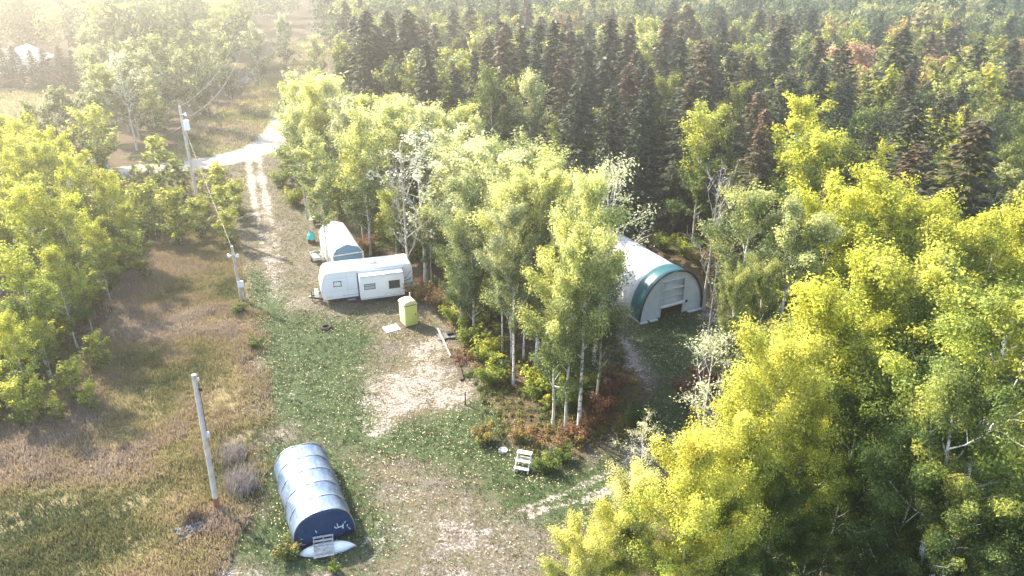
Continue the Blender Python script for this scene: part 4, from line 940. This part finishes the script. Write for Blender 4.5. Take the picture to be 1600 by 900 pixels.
# white wooden steps
a_, b_ = G(804, 738), G(825, 742); sp = empty('steps', (a_.x, a_.y, gz(a_.x, a_.y)), math.atan2((b_ - a_).y, (b_ - a_).x), 'free standing white wooden steps with three treads on the lawn edge', 'steps')
SWd = .82
for x in (0, SWd):
    MB().prism([(0, 0), (.14, 0), (.86, .78), (.86, 0), (.95, 0), (.95, .98), (.72, .98), (0, .22)], (0, 1, 0), (0, 0, 1), (.045, 0, 0), (x - .022, 0, 0)).build('stringer', mt['white_wood'], sp)
for i, (y, z) in enumerate(((.12, .30), (.42, .63), (.80, .985))):
    MB().box((SWd / 2, y, z + .02), (SWd + .1, .26 if i < 2 else .34, .04), bev=.006).build('tread', mt['white_wood'], sp)
MB().box((SWd / 2, .9, .55), (SWd, .03, .1)).build('brace', mt['white_wood'], sp)

# ---- clutter left of the storage shelter
gp = on(497, 352); k = empty('barbecue', tuple(gp), .4, 'dark barbecue with a mauve grey lid at the far corner of the storage shelter', 'barbecue')
MB().box((0, 0, .55), (.95, .6, .5), bev=.04).build('firebox', mt['dark'], k); MB().grid([[(x, -.32 * math.cos(a), .8 + .34 * math.sin(a)) for a in np.linspace(0, math.pi, 9)] for x in (-.5, 0, .5)]).build('lid', mt['mauve'], k, True, solid=.03)
for x in (-.42, .42):
    for y in (-.24, .24): MB().box((x, y, .16), (.06, .06, .32)).build('leg', mt['dark'], k)
MB().box((-.72, 0, .78), (.42, .5, .04)).build('side_shelf', mt['mauve'], k)
gp = on(487, 379); k = empty('barrel', tuple(gp), .2, 'maroon barrel wrapped in a teal tarp beside the storage shelter', 'barrel')
MB().cyl((0, 0, 0), (0, 0, .62), .40, .40, 20).build('drum', mt['maroon'], k, True)
rows = []; r3 = random.Random(8)
for i in range(6):
    t = i / 5; rows.append([((.52 - .40 * t ** 1.4 + r3.uniform(-.05, .05)) * math.cos(a), (.52 - .40 * t ** 1.4 + r3.uniform(-.05, .05)) * math.sin(a), .45 + .85 * t + r3.uniform(-.05, .05)) for a in np.linspace(0, 2 * math.pi, 14, endpoint=False)])
MB().grid(rows, True).build('tarp', mt['teal_tarp'], k, False, solid=.02)
gp = on(496, 408); k = empty('utility_cart', tuple(gp), .45, 'low grey utility cart loaded with boards along the side of the storage shelter', 'cart')
MB().box((0, 0, .42), (1.0, 1.9, .06)).build('bed', mt['grey_wood'], k)
for x in (-.5, .5): MB().box((x, 0, .58), (.04, 1.9, .28)).build('side_board', mt['steel'], k)
for y in (-.95, .95): MB().box((0, y, .58), (1.0, .04, .28)).build('end_board', mt['steel'], k)
for x in (-.56, .56):
    w = MB().cyl((x - .06, .1, .24), (x + .06, .1, .24), .24, n=18).build('wheel', mt['dark'], k, True); MB().cyl((x - .07, .1, .24), (x + .07, .1, .24), .1, n=12).build('hub', mt['steel'], w, True)
MB().beam((0, -.95, .4), (0, -1.7, .3), .06).build('drawbar', mt['dark'], k)
for i in range(3): tag(MB().box((0, 0, 0), (.22, 1.5 - .2 * i, .05)).build('scrap_board', mt[('white_wood', 'grey_wood', 'dark_wood')[i]], None, loc=gp + Vector((-.25 + .22 * i, .1 * i, .49 + .015 * i)), rz=.45 + .12 * i),
                       ('white board in the utility cart, leftmost of three', 'grey board in the utility cart, between the white and the dark one', 'dark board in the utility cart, nearest the storage shelter')[i], 'board', 'boards in the utility cart')
gp = on(507, 408); k = empty('step_ladder', tuple(gp), .45, 'folded metal ladder leaning on the near corner of the storage shelter', 'ladder')
for x in (-.2, .2): MB().beam((x, -.35, .0), (x * .85, .25, 1.75), .05, .03).build('rail', mt['steel'], k)
for i in range(5): t = (i + .7) / 5.5; MB().beam((-.2, -.35 + .6 * t, 1.75 * t), (.2, -.35 + .6 * t, 1.75 * t), .06, .03).build('rung', mt['steel'], k)

# ---- utility poles and wires
def pole(px, py, tx, ty, h, r, label):
    b = on(px, py); tp = G(tx, ty, h); o = empty('utility_pole', tuple(b), 0, label, 'utility pole', 'utility poles along the drive')
    d = Vector((tp.x - b.x, tp.y - b.y, h - b.z)); d.xy = d.xy * min(1, .35 / max(d.xy.length, .01)) if d.xy.length > .35 else d.xy
    return o, d
o, d = pole(340, 797, 311, 586, 9.0, .16, 'near bare utility pole with a rusty foot, in the weeds beside the silver tunnel')
mp = mt['pole_wood']; MB().cyl(d * -.03, d, .155, .12, 14).build('shaft', mp, o, True)
MB().cyl(d * -.02, d * .10, .16, .153, 14).build('foot', paint('rusty_stain', (.30, .12, .055), .85, noise=.2, scale=4), o, True)
MB().box(d * .58 + Vector((.2, 0, 0)), (.16, .12, .34), bev=.02).build('meter_box', mt['rv_grey'], o)
for z, s in ((.97, .2), (.90, .26)): MB().cyl(d * z, d * z + Vector((s, -.05, .02)), .03).cyl(d * z + Vector((s, -.05, -.06)), d * z + Vector((s, -.05, .1)), .06).build('insulator', mt['dark'] if s > .2 else mt['rv_grey'], o, True)
MB().tube([d * .95 + Vector((.17, -.05, 0)), d * .8 + Vector((.19, -.05, 0)), d * .6 + Vector((.18, -.05, 0))], .015, 6).build('conduit', mt['dark'], o)
om, dm = pole(378, 470, 362, 386, 5.4, .12, 'short service pole with a white box and two lamps halfway along the drive')
MB().cyl(dm * -.03, dm, .14, .11, 12).build('shaft', mp, om, True); MB().cyl(Vector((.22, 0, -.1)), Vector((.2, 0, 1.5)), .10, .10, 10).build('stub_post', mp, om, True)
MB().box(Vector((.2, -.16, 1.75)), (.52, .22, .62), bev=.03).build('meter_box', mt['rv_white'], om)
for s in (-1, 1): MB().cyl(dm * .84, dm * .84 + Vector((.34 * s, -.08, .02)), .025).cyl(dm * .84 + Vector((.34 * s, -.1, -.08)), dm * .84 + Vector((.40 * s, -.16, .16)), .16, .08).build('flood_lamp', mt['rv_white'], om, True)
MB().tube([(.36, -.1, 1.5), (.42, -.15, .8), (.5, -.25, .02)], .04, 6).build('conduit', paint('yellow_conduit', (.45, .33, .12), .6), om, True)
of, df = pole(318, 360, 280, 166, 13.6, .17, 'far tall utility pole with a white transformer can, at the top of the field')
MB().cyl(df * -.02, df, .19, .13, 12).build('shaft', mp, of, True)
MB().cyl(df * .86 + Vector((.42, -.1, -.5)), df * .86 + Vector((.42, -.1, .5)), .30, .30, 18).build('transformer', mt['rv_white'], of, True)
MB().cyl(df * .94, df * .94 + Vector((.5, -.05, .05)), .035).cyl(df * .94 + Vector((.5, -.05, -.15)), df * .94 + Vector((.5, -.05, .2)), .12, .07).build('insulator', mt['rv_white'], of, True)
MB().cyl(df * .995, df * 1.02, .06, .04).build('top_pin', mt['steel'], of, True)
MB().beam(df * .86, df * .86 + Vector((.3, -.07, 0)), .08).build('bracket', mt['steel'], of)
mt['wire'] = paint('aluminium_wire', (.34, .31, .28), .5, .3)
def wire(a, b, sag, label, r=.016):
    a, b = Vector(a), Vector(b); pts = [a.lerp(b, t) - Vector((0, 0, sag * 4 * t * (1 - t))) for t in np.linspace(0, 1, 25)]
    tag(MB().tube(pts, r, 5).build('power_line', mt['wire'], None, True), label, 'power line', 'power lines of the far utility pole')
bf = Vector(of.location) + df; bm = Vector(om.location) + dm; far = G(372, 62, 12.5)
wire(bf, far + Vector((-.6, 0, .3)), 1.6, 'upper power line running from the far utility pole to the woods beyond the road')
wire(bf - df * .09 + Vector((.42, -.1, 0)), far + Vector((.6, 0, -1.2)), 1.9, 'lower power line running from the far pole transformer to the woods beyond the road')
wire(bf - df * .12, bm - dm * .03, .35, 'service wire dropping from the far utility pole to the short service pole', .016)
wire(bf - df * .14, G(212, 207, 11.5), .7, 'power line leaving the far utility pole leftward to the grey leafless tree')
b = on(376, 70)
# ---- far buildings and fences (a low house with a broad roof)
hb = G(34, 128); ho = empty('farmhouse', (hb.x - 8.5, hb.y + 12, 0), .25, 'white roofed house half hidden behind the small spruce hedge row', 'house')
MB().prism([(-5, 0), (5, 0), (5, 2.4), (0, 5.2), (-5, 2.4)], (1, 0, 0), (0, 0, 1), (0, 12, 0)).build('wall', mt['rv_white'], ho)
rf = MB()
for s in (-1, 1): rf.prism([(0, 5.3), (s * 5.6, 2.16), (s * 5.6, 2.34), (0, 5.5)], (1, 0, 0), (0, 0, 1), (0, 13.2, 0), (0, -.6, 0))
rf.build('roof', mt['rv_grey'], ho)
for x in (-2, 2):
    w = MB().box((x, -.04, 1.4), (1.3, .08, 1.3)).build('window', mt['white_wood'], ho); MB().box((x, -.09, 1.4), (1.1, .04, 1.1)).build('pane', mt['glass'], w)
w = MB().box((0, -.04, 3.6), (1.0, .08, 1.0)).build('window', mt['white_wood'], ho); MB().box((0, -.09, 3.6), (.8, .04, .8)).build('pane', mt['glass'], w)
fa = G(493, 53); fe = empty('rail_fence', (fa.x, fa.y, 0), 0, 'white rail fence at the far end of the long meadow', 'fence')
for i in range(8): MB().box((i * 2.2, 0, .6), (.14, .14, 1.2)).build('post', mt['white_wood'], fe)
for z in (.55, 1.05): MB().box((7.7, -.09, z), (15.6, .05, .16)).build('rail', mt['white_wood'], fe)
fp = G(545, 50); pf = empty('utility_pole', (fp.x, fp.y, 0), 0, 'tiny pale utility pole at the far end of the long meadow beside the white fence', 'utility pole')
MB().cyl((0, 0, -.2), (0, 0, 9), .2, .15).build('shaft', mp, pf, True); MB().box((0, 0, 8.4), (2.0, .12, .14)).build('cross_arm', mp, pf)

# ---- brush and debris
def brush_pile(px, py, name, label, nst, hh, sp, m, seed, cat='brush'):
    r = np.random.default_rng(seed); g = on(px, py); qb = QB()
    for i in range(nst):
        o_ = np.array([r.normal(0, sp), r.normal(0, sp), 0]); a = r.uniform(0, 6.28); ln = r.uniform(.3, 1) * hh; ou = r.uniform(.1, .6)
        pts = [o_, o_ + np.array([math.cos(a) * ln * ou * .4, math.sin(a) * ln * ou * .4, ln * .55]), o_ + np.array([math.cos(a) * ln * ou, math.sin(a) * ln * ou, ln * .95])]
        qb.tube(pts, [.016, .011, .004], 4)
    V, F = qb.get(); o = link(name, quad_mesh(name, V, [m], True, F=F), None, g); tag(o, label, cat, 'dead brush'); return o
mt['dry_stem'] = paint('dry_stem', (.40, .34, .31), .9, noise=.2)
mt['brown_stem'] = paint('brown_stem', (.12, .085, .07), .9, noise=.2)
brush_pile(378, 765, 'dead_brush', 'lavender grey dead brush between the near pole and the silver tunnel', 420, 1.7, .42, mt['dry_stem'], 2)
brush_pile(368, 720, 'dead_brush', 'paler dead brush just above the lavender grey one, right of the near pole', 300, 1.5, .4, mt['dry_stem'], 3)
brush_pile(305, 818, 'dead_brush', 'dark brown dead brush left of the near pole foot', 340, .9, .30, mt['brown_stem'], 4)
g = on(298, 832); rows = []; r3 = random.Random(5)
for i in range(9): rows.append([(-.7 + 1.4 * j / 9 + r3.uniform(-.05, .05), -.4 + .8 * i / 8 + r3.uniform(-.05, .05), .18 + r3.uniform(-.1, .2)) for j in range(10)])
tag(MB().grid(rows).build('crumpled_tarp', paint('crumpled_blue', (.10, .14, .18), .5, noise=.25, scale=3, dirt=(.03, .04, .06)), None, False, g, .6, solid=.01), 'crumpled blue grey tarp lying below the dark dead brush', 'tarp')
g = on(289, 843); tag(MB().box((0, 0, .12), (.75, .34, .04)).build('scrap_board', mt['grey_wood'], None, loc=g, rz=.5), 'pale scrap of board lying below the crumpled tarp', 'board')

# ---- shrubs
def make_shrub(seed, h, nl, sz, m):
    r = np.random.default_rng(seed); qb = QB(); cl = []
    for i in range(9):
        a = i * 2.4; ln = h * r.uniform(.6, 1.0); ou = r.uniform(.15, .6)
        p0 = np.array([.06 * math.cos(a), .06 * math.sin(a), -.05]); p1 = p0 + np.array([math.cos(a) * ln * ou * .5, math.sin(a) * ln * ou * .5, ln * .55]); p2 = p1 + np.array([math.cos(a) * ln * ou * .6, math.sin(a) * ln * ou * .6, ln * .4])
        qb.tube([p0, p1, p2], [.02, .014, .006], 4); cl += [(*p1, .3 * h, .5), (*p2, .26 * h, .8), (*((p1 + p2) / 2), .28 * h, .6)]
    cl = np.array(cl); V, T_ = crown_leaves(r, cl, nl, sz, h, cr=1.0, hue=.5, grad=.12); tv, tf = qb.get()
    return quad_mesh('shrub_stems', tv, [M['dark_bark']], True, F=tf), quad_mesh('shrub_leaves', V, [m], False, T_)
SHR = [make_shrub(s, 1.5, 2200, .11, mm) for s in (5, 6) for mm in (M['leaf'], M['under'])]
def shrub(px, py, h, which, hue, label, group, val=.5):
    g = on(px, py); o = empty('shrub', tuple(g), R_.uniform(0, 6), label, 'shrub', group); s = h / 1.5; o.scale = (s * 1.15, s * 1.15, s)
    a, b = SHR[which]; link('stems', a, o); link('leaves', b, o).color = (hue, val, 1, 1)
gs = 'shrubs along the edges of the yard and lane'
for a in ((880, 625, 2.0, 0, .62, 'yellow green shrub left of the tall birch foot'), (845, 615, 2.2, 0, .56, 'olive green shrub at the front of the middle row'), (940, 640, 1.5, 1, .76, 'dark red shrub right of the tall birch foot'),
          (955, 612, 1.4, 1, .80, 'deep red shrub at the lane side of the middle row'), (925, 665, 1.1, 1, .72, 'small rust red shrub just below the tall birch foot'), (900, 690, 1.2, 1, .72, 'low russet shrub at the tip of the middle row'),
          (760, 560, 1.8, 0, .60, 'yellow shrub at the left face of the middle row above the timber'), (735, 540, 1.9, 0, .45, 'round green shrub beside the silver channel'), (770, 600, 1.6, 0, .48, 'green shrub between timber and birch'),
          (715, 505, 1.8, 0, .58, 'olive shrub right behind the metal plates'), (690, 485, 1.7, 1, .60, 'russet shrub between toilet and tree row'), (660, 470, 1.8, 1, .55, 'brown olive shrub at the rear corner of the trailer'),
          (815, 690, 1.1, 1, .55, 'tan shrub above the white steps'), (855, 735, 1.1, 0, .38, 'blue green low shrub right of the white steps'), (880, 720, 1.0, 0, .34, 'dark green low shrub second right of the white steps'),
          (755, 690, 1.2, 1, .45, 'olive tan shrub left of the concrete lid'), (995, 665, 1.4, 0, .30, 'dark green shrub at the inner bend of the lane'), (1075, 625, 1.6, 1, .84, 'dark red shrub under the nearly bare pale tree'),
          (1100, 600, 1.5, 1, .78, 'rust shrub right of the dark red one by the lane'), (1095, 420, 1.8, 1, .45, 'yellow olive shrub at the dark forest edge'), (1070, 400, 1.8, 0, .56, 'yellow green shrub behind the tunnel shelter'),
          (1035, 390, 1.7, 0, .46, 'green shrub behind the tunnel shelter ridge'), (1110, 440, 1.5, 1, .60, 'russet shrub at the right rear of the tunnel shelter'), (930, 600, 1.5, 0, .56, 'yellow green shrub at the foot of the leaning pale trunk'),
          (440, 290, 2.2, 0, .52, 'green shrub where the row meets the drive'), (462, 320, 2.2, 0, .58, 'yellow green shrub along the drive left of the row'), (580, 395, 1.8, 1, .62, 'rust brown shrub at the right side of the storage shelter'),
          (452, 872, 1.0, 1, .36, 'yellow brown shrub at the near left corner of the silver tunnel'), (522, 893, .5, 0, .42, 'low green shrub before the white canoe'), (400, 545, .9, 0, .32, 'low green shrub at the edge of field and drive'), (375, 490, 1.0, 0, .36, 'low green shrub at the foot of the short service pole')):
    shrub(*a[:6], gs, .46)
# ------------------------------------------------------------------ stuff: far woods, undergrowth, weeds, grass, fallen leaves
def in_view(P, h=0, mg=60):
    dep = P[:, 1] * math.cos(PITCH) + (CAMH - h) * math.sin(PITCH); up = P[:, 1] * math.sin(PITCH) - (CAMH - h) * math.cos(PITCH)
    px = 800 + FPX * P[:, 0] / np.maximum(dep, .1); py = 450 - FPX * up / np.maximum(dep, .1)
    return (dep > 1) & (px > -mg) & (px < 1600 + mg) & (py < 900 + mg)
rn = np.random.default_rng(12)
# far woods: one mass past the trees one can tell apart
Vs, Ts = [], []
for (r0, r1, sp, nq, sz) in ((178, 260, 4.6, 240, .75), (260, 420, 6.5, 110, 1.15), (420, 800, 11, 40, 2.2)):
    nn_ = int((r1 ** 2 - r0 ** 2) * .75 / (sp * sp)); r = np.sqrt(rn.uniform(r0 ** 2, r1 ** 2, nn_)); a = rn.uniform(-.72, .72, nn_)
    P = np.stack([r * np.sin(a), r * np.cos(a)], 1)
    ok = (sdf_poly(P, OPEN) < -1) & (sdf_poly(P, MEADOW) < -2) & (sdf_line(P, FARLANE) > 4) & ~((np.abs(P[:, 0] / P[:, 1] + .297) < .048) & (r < 285)) & in_view(P, 14, 200)
    ok &= ~((800 + FPX * P[:, 0] / (P[:, 1] * math.cos(PITCH) + CAMH * math.sin(PITCH)) < 160) & (P[:, 1] < 204))
    P = P[ok]
    for (x, y) in P:
        h = rn.uniform(12, 18); con = rn.random() < (.22 if x > -20 else .08); R = h * (.15 if con else .24); k = nq
        if con: h *= 1.25
        t = rn.random(k); t = t if con else np.sqrt(t)
        prof = (1 - t) ** .8 if con else np.sqrt(np.clip(1 - ((t - .6) / .42) ** 2, .02, 1))
        az = rn.uniform(0, 6.283, k); rr = R * prof * (.55 + .5 * rn.random(k)) * (1 + .25 * np.sin(az * 3 + t * 9 + x))
        c = np.stack([x + rr * np.cos(az), y + rr * np.sin(az), (.12 + .88 * t) * h if con else (.22 + .78 * t) * h], 1)
        nr = unit(np.stack([np.cos(az), np.sin(az), np.full(k, .6)], 1) + rn.normal(0, .4, (k, 3)))
        Vs.append(leaf_quads(rn, c, nr, sz))
        hu = rn.uniform(.02, .12) if con else rn.choice((rn.uniform(.2, .4), rn.uniform(.3, .55), rn.uniform(.5, .95)))
        Ts.append(np.repeat(np.stack([np.clip(hu + rn.normal(0, .05, k), 0, 1), np.full(k, .30 if con else rn.uniform(.30, .42)) * (1 + rn.normal(0, .1, k))], 1), 4, 0))
o = link('far_forest', quad_mesh('far_forest', np.concatenate(Vs), [M['leaf']], False, np.concatenate(Ts)))
o.color = (.5, .5, .75, 1); tag(o, 'hazy mass of distant woods stretching to the top of the view', 'forest', kind='stuff')

def tufts(name, P, hgt, nb, wid, hue, val, m, spread=.12, curve=.4, label='', cat='', color=(.5, .5, .82, 1), rng=rn):
    k = len(P); z0 = ground_z(P[:, 0], P[:, 1]) - .02
    b = np.repeat(np.arange(k), nb); K = len(b)
    az = rng.uniform(0, 6.283, K); H = hgt[b] * rng.uniform(.5, 1.15, K); lean = rng.uniform(.1, .75, K) * curve
    base = np.stack([P[b, 0] + rng.normal(0, spread, K), P[b, 1] + rng.normal(0, spread, K), z0[b]], 1)
    dv = np.stack([np.cos(az), np.sin(az), np.zeros(K)], 1); sv = np.stack([-np.sin(az), np.cos(az), np.zeros(K)], 1)
    w = (wid * rng.uniform(.6, 1.4, K))[:, None]
    tip = base + dv * (H * lean)[:, None] + np.array([0, 0, 1]) * (H * np.sqrt(1 - np.minimum(lean, .9) ** 2))[:, None]
    mid = base + dv * (H * lean * .35)[:, None] + np.array([0, 0, 1]) * (H * .55)[:, None]
    V = np.stack([base, mid + sv * w, tip, mid - sv * w], 1).reshape(-1, 3)
    hh = hue[b] + rng.normal(0, .07, K); vv = val[b] * (1 + rng.normal(0, .15, K))
    T_ = np.repeat(np.stack([np.clip(hh, 0, 1.2), np.clip(vv, .2, .9)], 1), 4, 0)
    o = link(name, quad_mesh(name, V, [m], False, T_)); o.color = color
    return tag(o, label, cat, kind='stuff')
def rand_in(poly, nn_, inset=0):
    a = np.array(poly); P = rn.uniform(a.min(0), a.max(0), (nn_, 2)); P = P[sdf_poly(P, poly) > inset]; return P[in_view(P)]
P = rand_in(FIELD, 88000, -1.6); P = P[(sdf_line(P, RUTS[0]) > 2.2) & (masks(P)[0] > rn.random(len(P)))]
d1 = fbm(P[:, 0], P[:, 1], 6, 4); d2 = fbm(P[:, 0] + 50, P[:, 1] + 31, 2.2, 3)
hue = .47 + (d1 - .5) * 1.4 + (d2 - .5) * .7; near = sm(P[:, 1], 45, 25); hue = hue - .10 * near * sm(-P[:, 0], 8, 22) + .08 * sm(P[:, 1], 38, 55); hue = np.minimum(hue, .80 + .12 * (hue - .8))
bare = np.min([np.hypot(P[:, 0] - q[0], P[:, 1] - q[1]) for q in pix((150, 505), (345, 620), (365, 690))], 0)
keep = (rn.random(len(P)) < (.45 + .9 * (d2 - .25))) & (bare > rn.uniform(.4, 1.6, len(P))); P, hue, d2, d1 = P[keep], hue[keep], d2[keep], d1[keep]
tufts('field_weeds', P, .22 + .6 * np.clip(d2 - .2, 0, 1) * (1.1 - .3 * d1), 7, .028, hue, (.49 + (d1 - .5) * .3), M['weed'], .13, .55, 'rough brown and olive weeds covering the field left of the drive', 'weeds')
# lawn in the clearing
P = rand_in(CLEAR, 150000, -.6)
f_, c_, gr, di, ro, ve, op = masks(P)
pat = fbm(P[:, 0], P[:, 1], 1.4, 4)
keep = rn.random(len(P)) < np.clip((gr * 1.3 + .25) * (1 - .85 * sm(di + (pat - .5) * 1.8, .4, .7)) * (1 - .95 * ro), 0, 1) * (.3 + 1.2 * pat); P = P[keep]; gr = gr[keep]
tufts('lawn_grass', P, np.full(len(P), .10) + .08 * fbm(P[:, 0], P[:, 1], 2.5, 2) + .10 * (np.hypot(P[:, 0] + 12.5, P[:, 1] - 31.5) < 3.6), 5, .017, .04 + .34 * (1 - gr) + .25 * (fbm(P[:, 0] + 9, P[:, 1], 2, 3) - .5), .30 + .14 * (1 - gr), M['weed'], .10, .7, 'short patchy green grass in the yard and lane', 'grass')
# meadow grass past the road
P = np.concatenate([rand_in(OPEN, 16000, 0), rand_in(MEADOW, 5000, 0)]); P = P[sdf_line(P, ROAD) > 3]
tufts('meadow_grass', P, np.full(len(P), .55), 5, .10, .42 + 1.3 * (fbm(P[:, 0], P[:, 1], 9, 3) - .5), np.full(len(P), .55), M['weed'], .4, .6, 'tan and olive meadow grass beyond the gravel road', 'grass')
# leaves on the ground
P = np.concatenate([rand_in(CLEAR, 80000, -1.2), rand_in(ROW, 22000, -1.5)]); f_, c_, gr, di, ro, ve, op = masks(P)
dens = fbm(P[:, 0] + 3, P[:, 1], 3, 3) * (1 - .8 * ro) * (1 - .55 * di) * (.35 + .65 * sm(fbm(P[:, 0], P[:, 1] + 40, 6, 2) + .15 * sm(P[:, 1], 36, 60), .4, .62))
sel = rn.random(len(P)) < dens * 1.7; P = P[sel]; k = len(P)
c = np.stack([P[:, 0], P[:, 1], ground_z(P[:, 0], P[:, 1]) + rn.uniform(.03, .07, k) + .09 * gr[sel]], 1)
V = leaf_quads(rn, c, unit(np.array([0, 0, 1.0]) + rn.normal(0, .35, (k, 3))), .085)
o = link('fallen_leaves', quad_mesh('fallen_leaves', V, [M['fallen']], False, np.repeat(np.stack([rn.beta(1.4, 1.6, k), rn.uniform(.26, .58, k)], 1), 4, 0)))
o.color = (.5, .5, .7, 1); tag(o, 'pale yellow fallen leaves speckling the yard and the ground under the row', 'leaves', kind='stuff')
# undergrowth below the trees
def undergrowth(name, P, hgt, hue, val, nq, sz, label):
    k = len(P); b = np.repeat(np.arange(k), nq); K = len(b); d = unit(rn.normal(size=(K, 3))); d[:, 2] = np.abs(d[:, 2]); r = rn.random(K) ** .5
    R = hgt[b] * .8
    c = np.stack([P[b, 0] + d[:, 0] * R * r, P[b, 1] + d[:, 1] * R * r, ground_z(P[b, 0], P[b, 1]) + .05 + d[:, 2] * hgt[b] * r], 1)
    V = leaf_quads(rn, c, unit(d + np.array([0, 0, .6]) + rn.normal(0, .5, (K, 3))), sz)
    o = link(name, quad_mesh(name, V, [M['under']], False, np.repeat(np.stack([np.clip(hue[b] + rn.normal(0, .08, K), 0, 1), val[b] * (1 + rn.normal(0, .15, K))], 1), 4, 0)))
    o.color = (.5, .5, 1, 1); return tag(o, label, 'undergrowth', kind='stuff')
P = rand_in(ROW, 2600, -.9); hu = .26 + .9 * (fbm(P[:, 0], P[:, 1], 4, 3) - .42); near = np.hypot(P[:, 0] - 4.5, P[:, 1] - 41.5)
hu = hu + .12 * sm(-near, -5.5, -1)
undergrowth('row_undergrowth', P, rn.uniform(.2, .7, len(P)) * (1 + .9 * sm(P[:, 1], 44, 54)), hu, np.full(len(P), .46), 80, .11, 'rust red and olive undergrowth beneath the middle row')
TIP = pix((700, 540), (745, 610), (790, 690), (830, 715), (900, 712), (965, 690), (1000, 640), (985, 570), (940, 505), (860, 560))
P = rand_in(TIP, 1900, -.3); P = P[rn.random(len(P)) < .25 + 1.1 * (fbm(P[:, 0], P[:, 1], 2.2, 3) - .2)]
undergrowth('tip_undergrowth', P, rn.uniform(.12, .5, len(P)) * (1 + .8 * (rn.random(len(P)) < .15)), .36 + 1.2 * (fbm(P[:, 0] + 7, P[:, 1], 3, 3) - .45), np.full(len(P), .44), 55, .10, 'rusty and olive low growth at the tip of the middle row')
P = np.concatenate([rand_in(FOREST, 9000, .2), rn.uniform((9, 14), (40, 46), (1800, 2))]); P = P[sdf_poly(P, FOREST) > .2]; P = P[(np.hypot(P[:, 0], P[:, 1]) < 115) & np.array([not keepout(x, y) for x, y in P])]
undergrowth('forest_undergrowth', P, rn.uniform(.3, 1.0, len(P)), .13 + .6 * (fbm(P[:, 0], P[:, 1], 5, 3) - .4), np.full(len(P), .42), 34, .2, 'tangled green and russet undergrowth on the forest floor')
P = np.concatenate([rand_in(LEFTG, 1100, -1), rand_in(ROADSIDE, 700, -1)])
undergrowth('grove_undergrowth', P, rn.uniform(.3, .9, len(P)), .3 + .8 * (fbm(P[:, 0], P[:, 1], 4, 3) - .45), np.full(len(P), .45), 40, .16, 'olive undergrowth at the foot of the left grove')

# ------------------------------------------------------------------ haze
m = bpy.data.materials.new('haze_air'); m.use_nodes = True; nt = m.node_tree
for nd in list(nt.nodes): nt.nodes.remove(nd)
ou = nt.nodes.new('ShaderNodeOutputMaterial'); pv = nt.nodes.new('ShaderNodeVolumePrincipled')
pv.inputs['Color'].default_value = (1.0, .93, .80, 1); pv.inputs['Density'].default_value = HAZE_DENSITY; pv.inputs['Anisotropy'].default_value = HAZE_G
nt.links.new(pv.outputs[0], ou.inputs['Volume'])
hz = MB().box((0, 0, 16.5), (1860, 1860, 36)).build('haze', m); tag(hz, 'thin bright haze in the evening air', 'haze', kind='stuff')
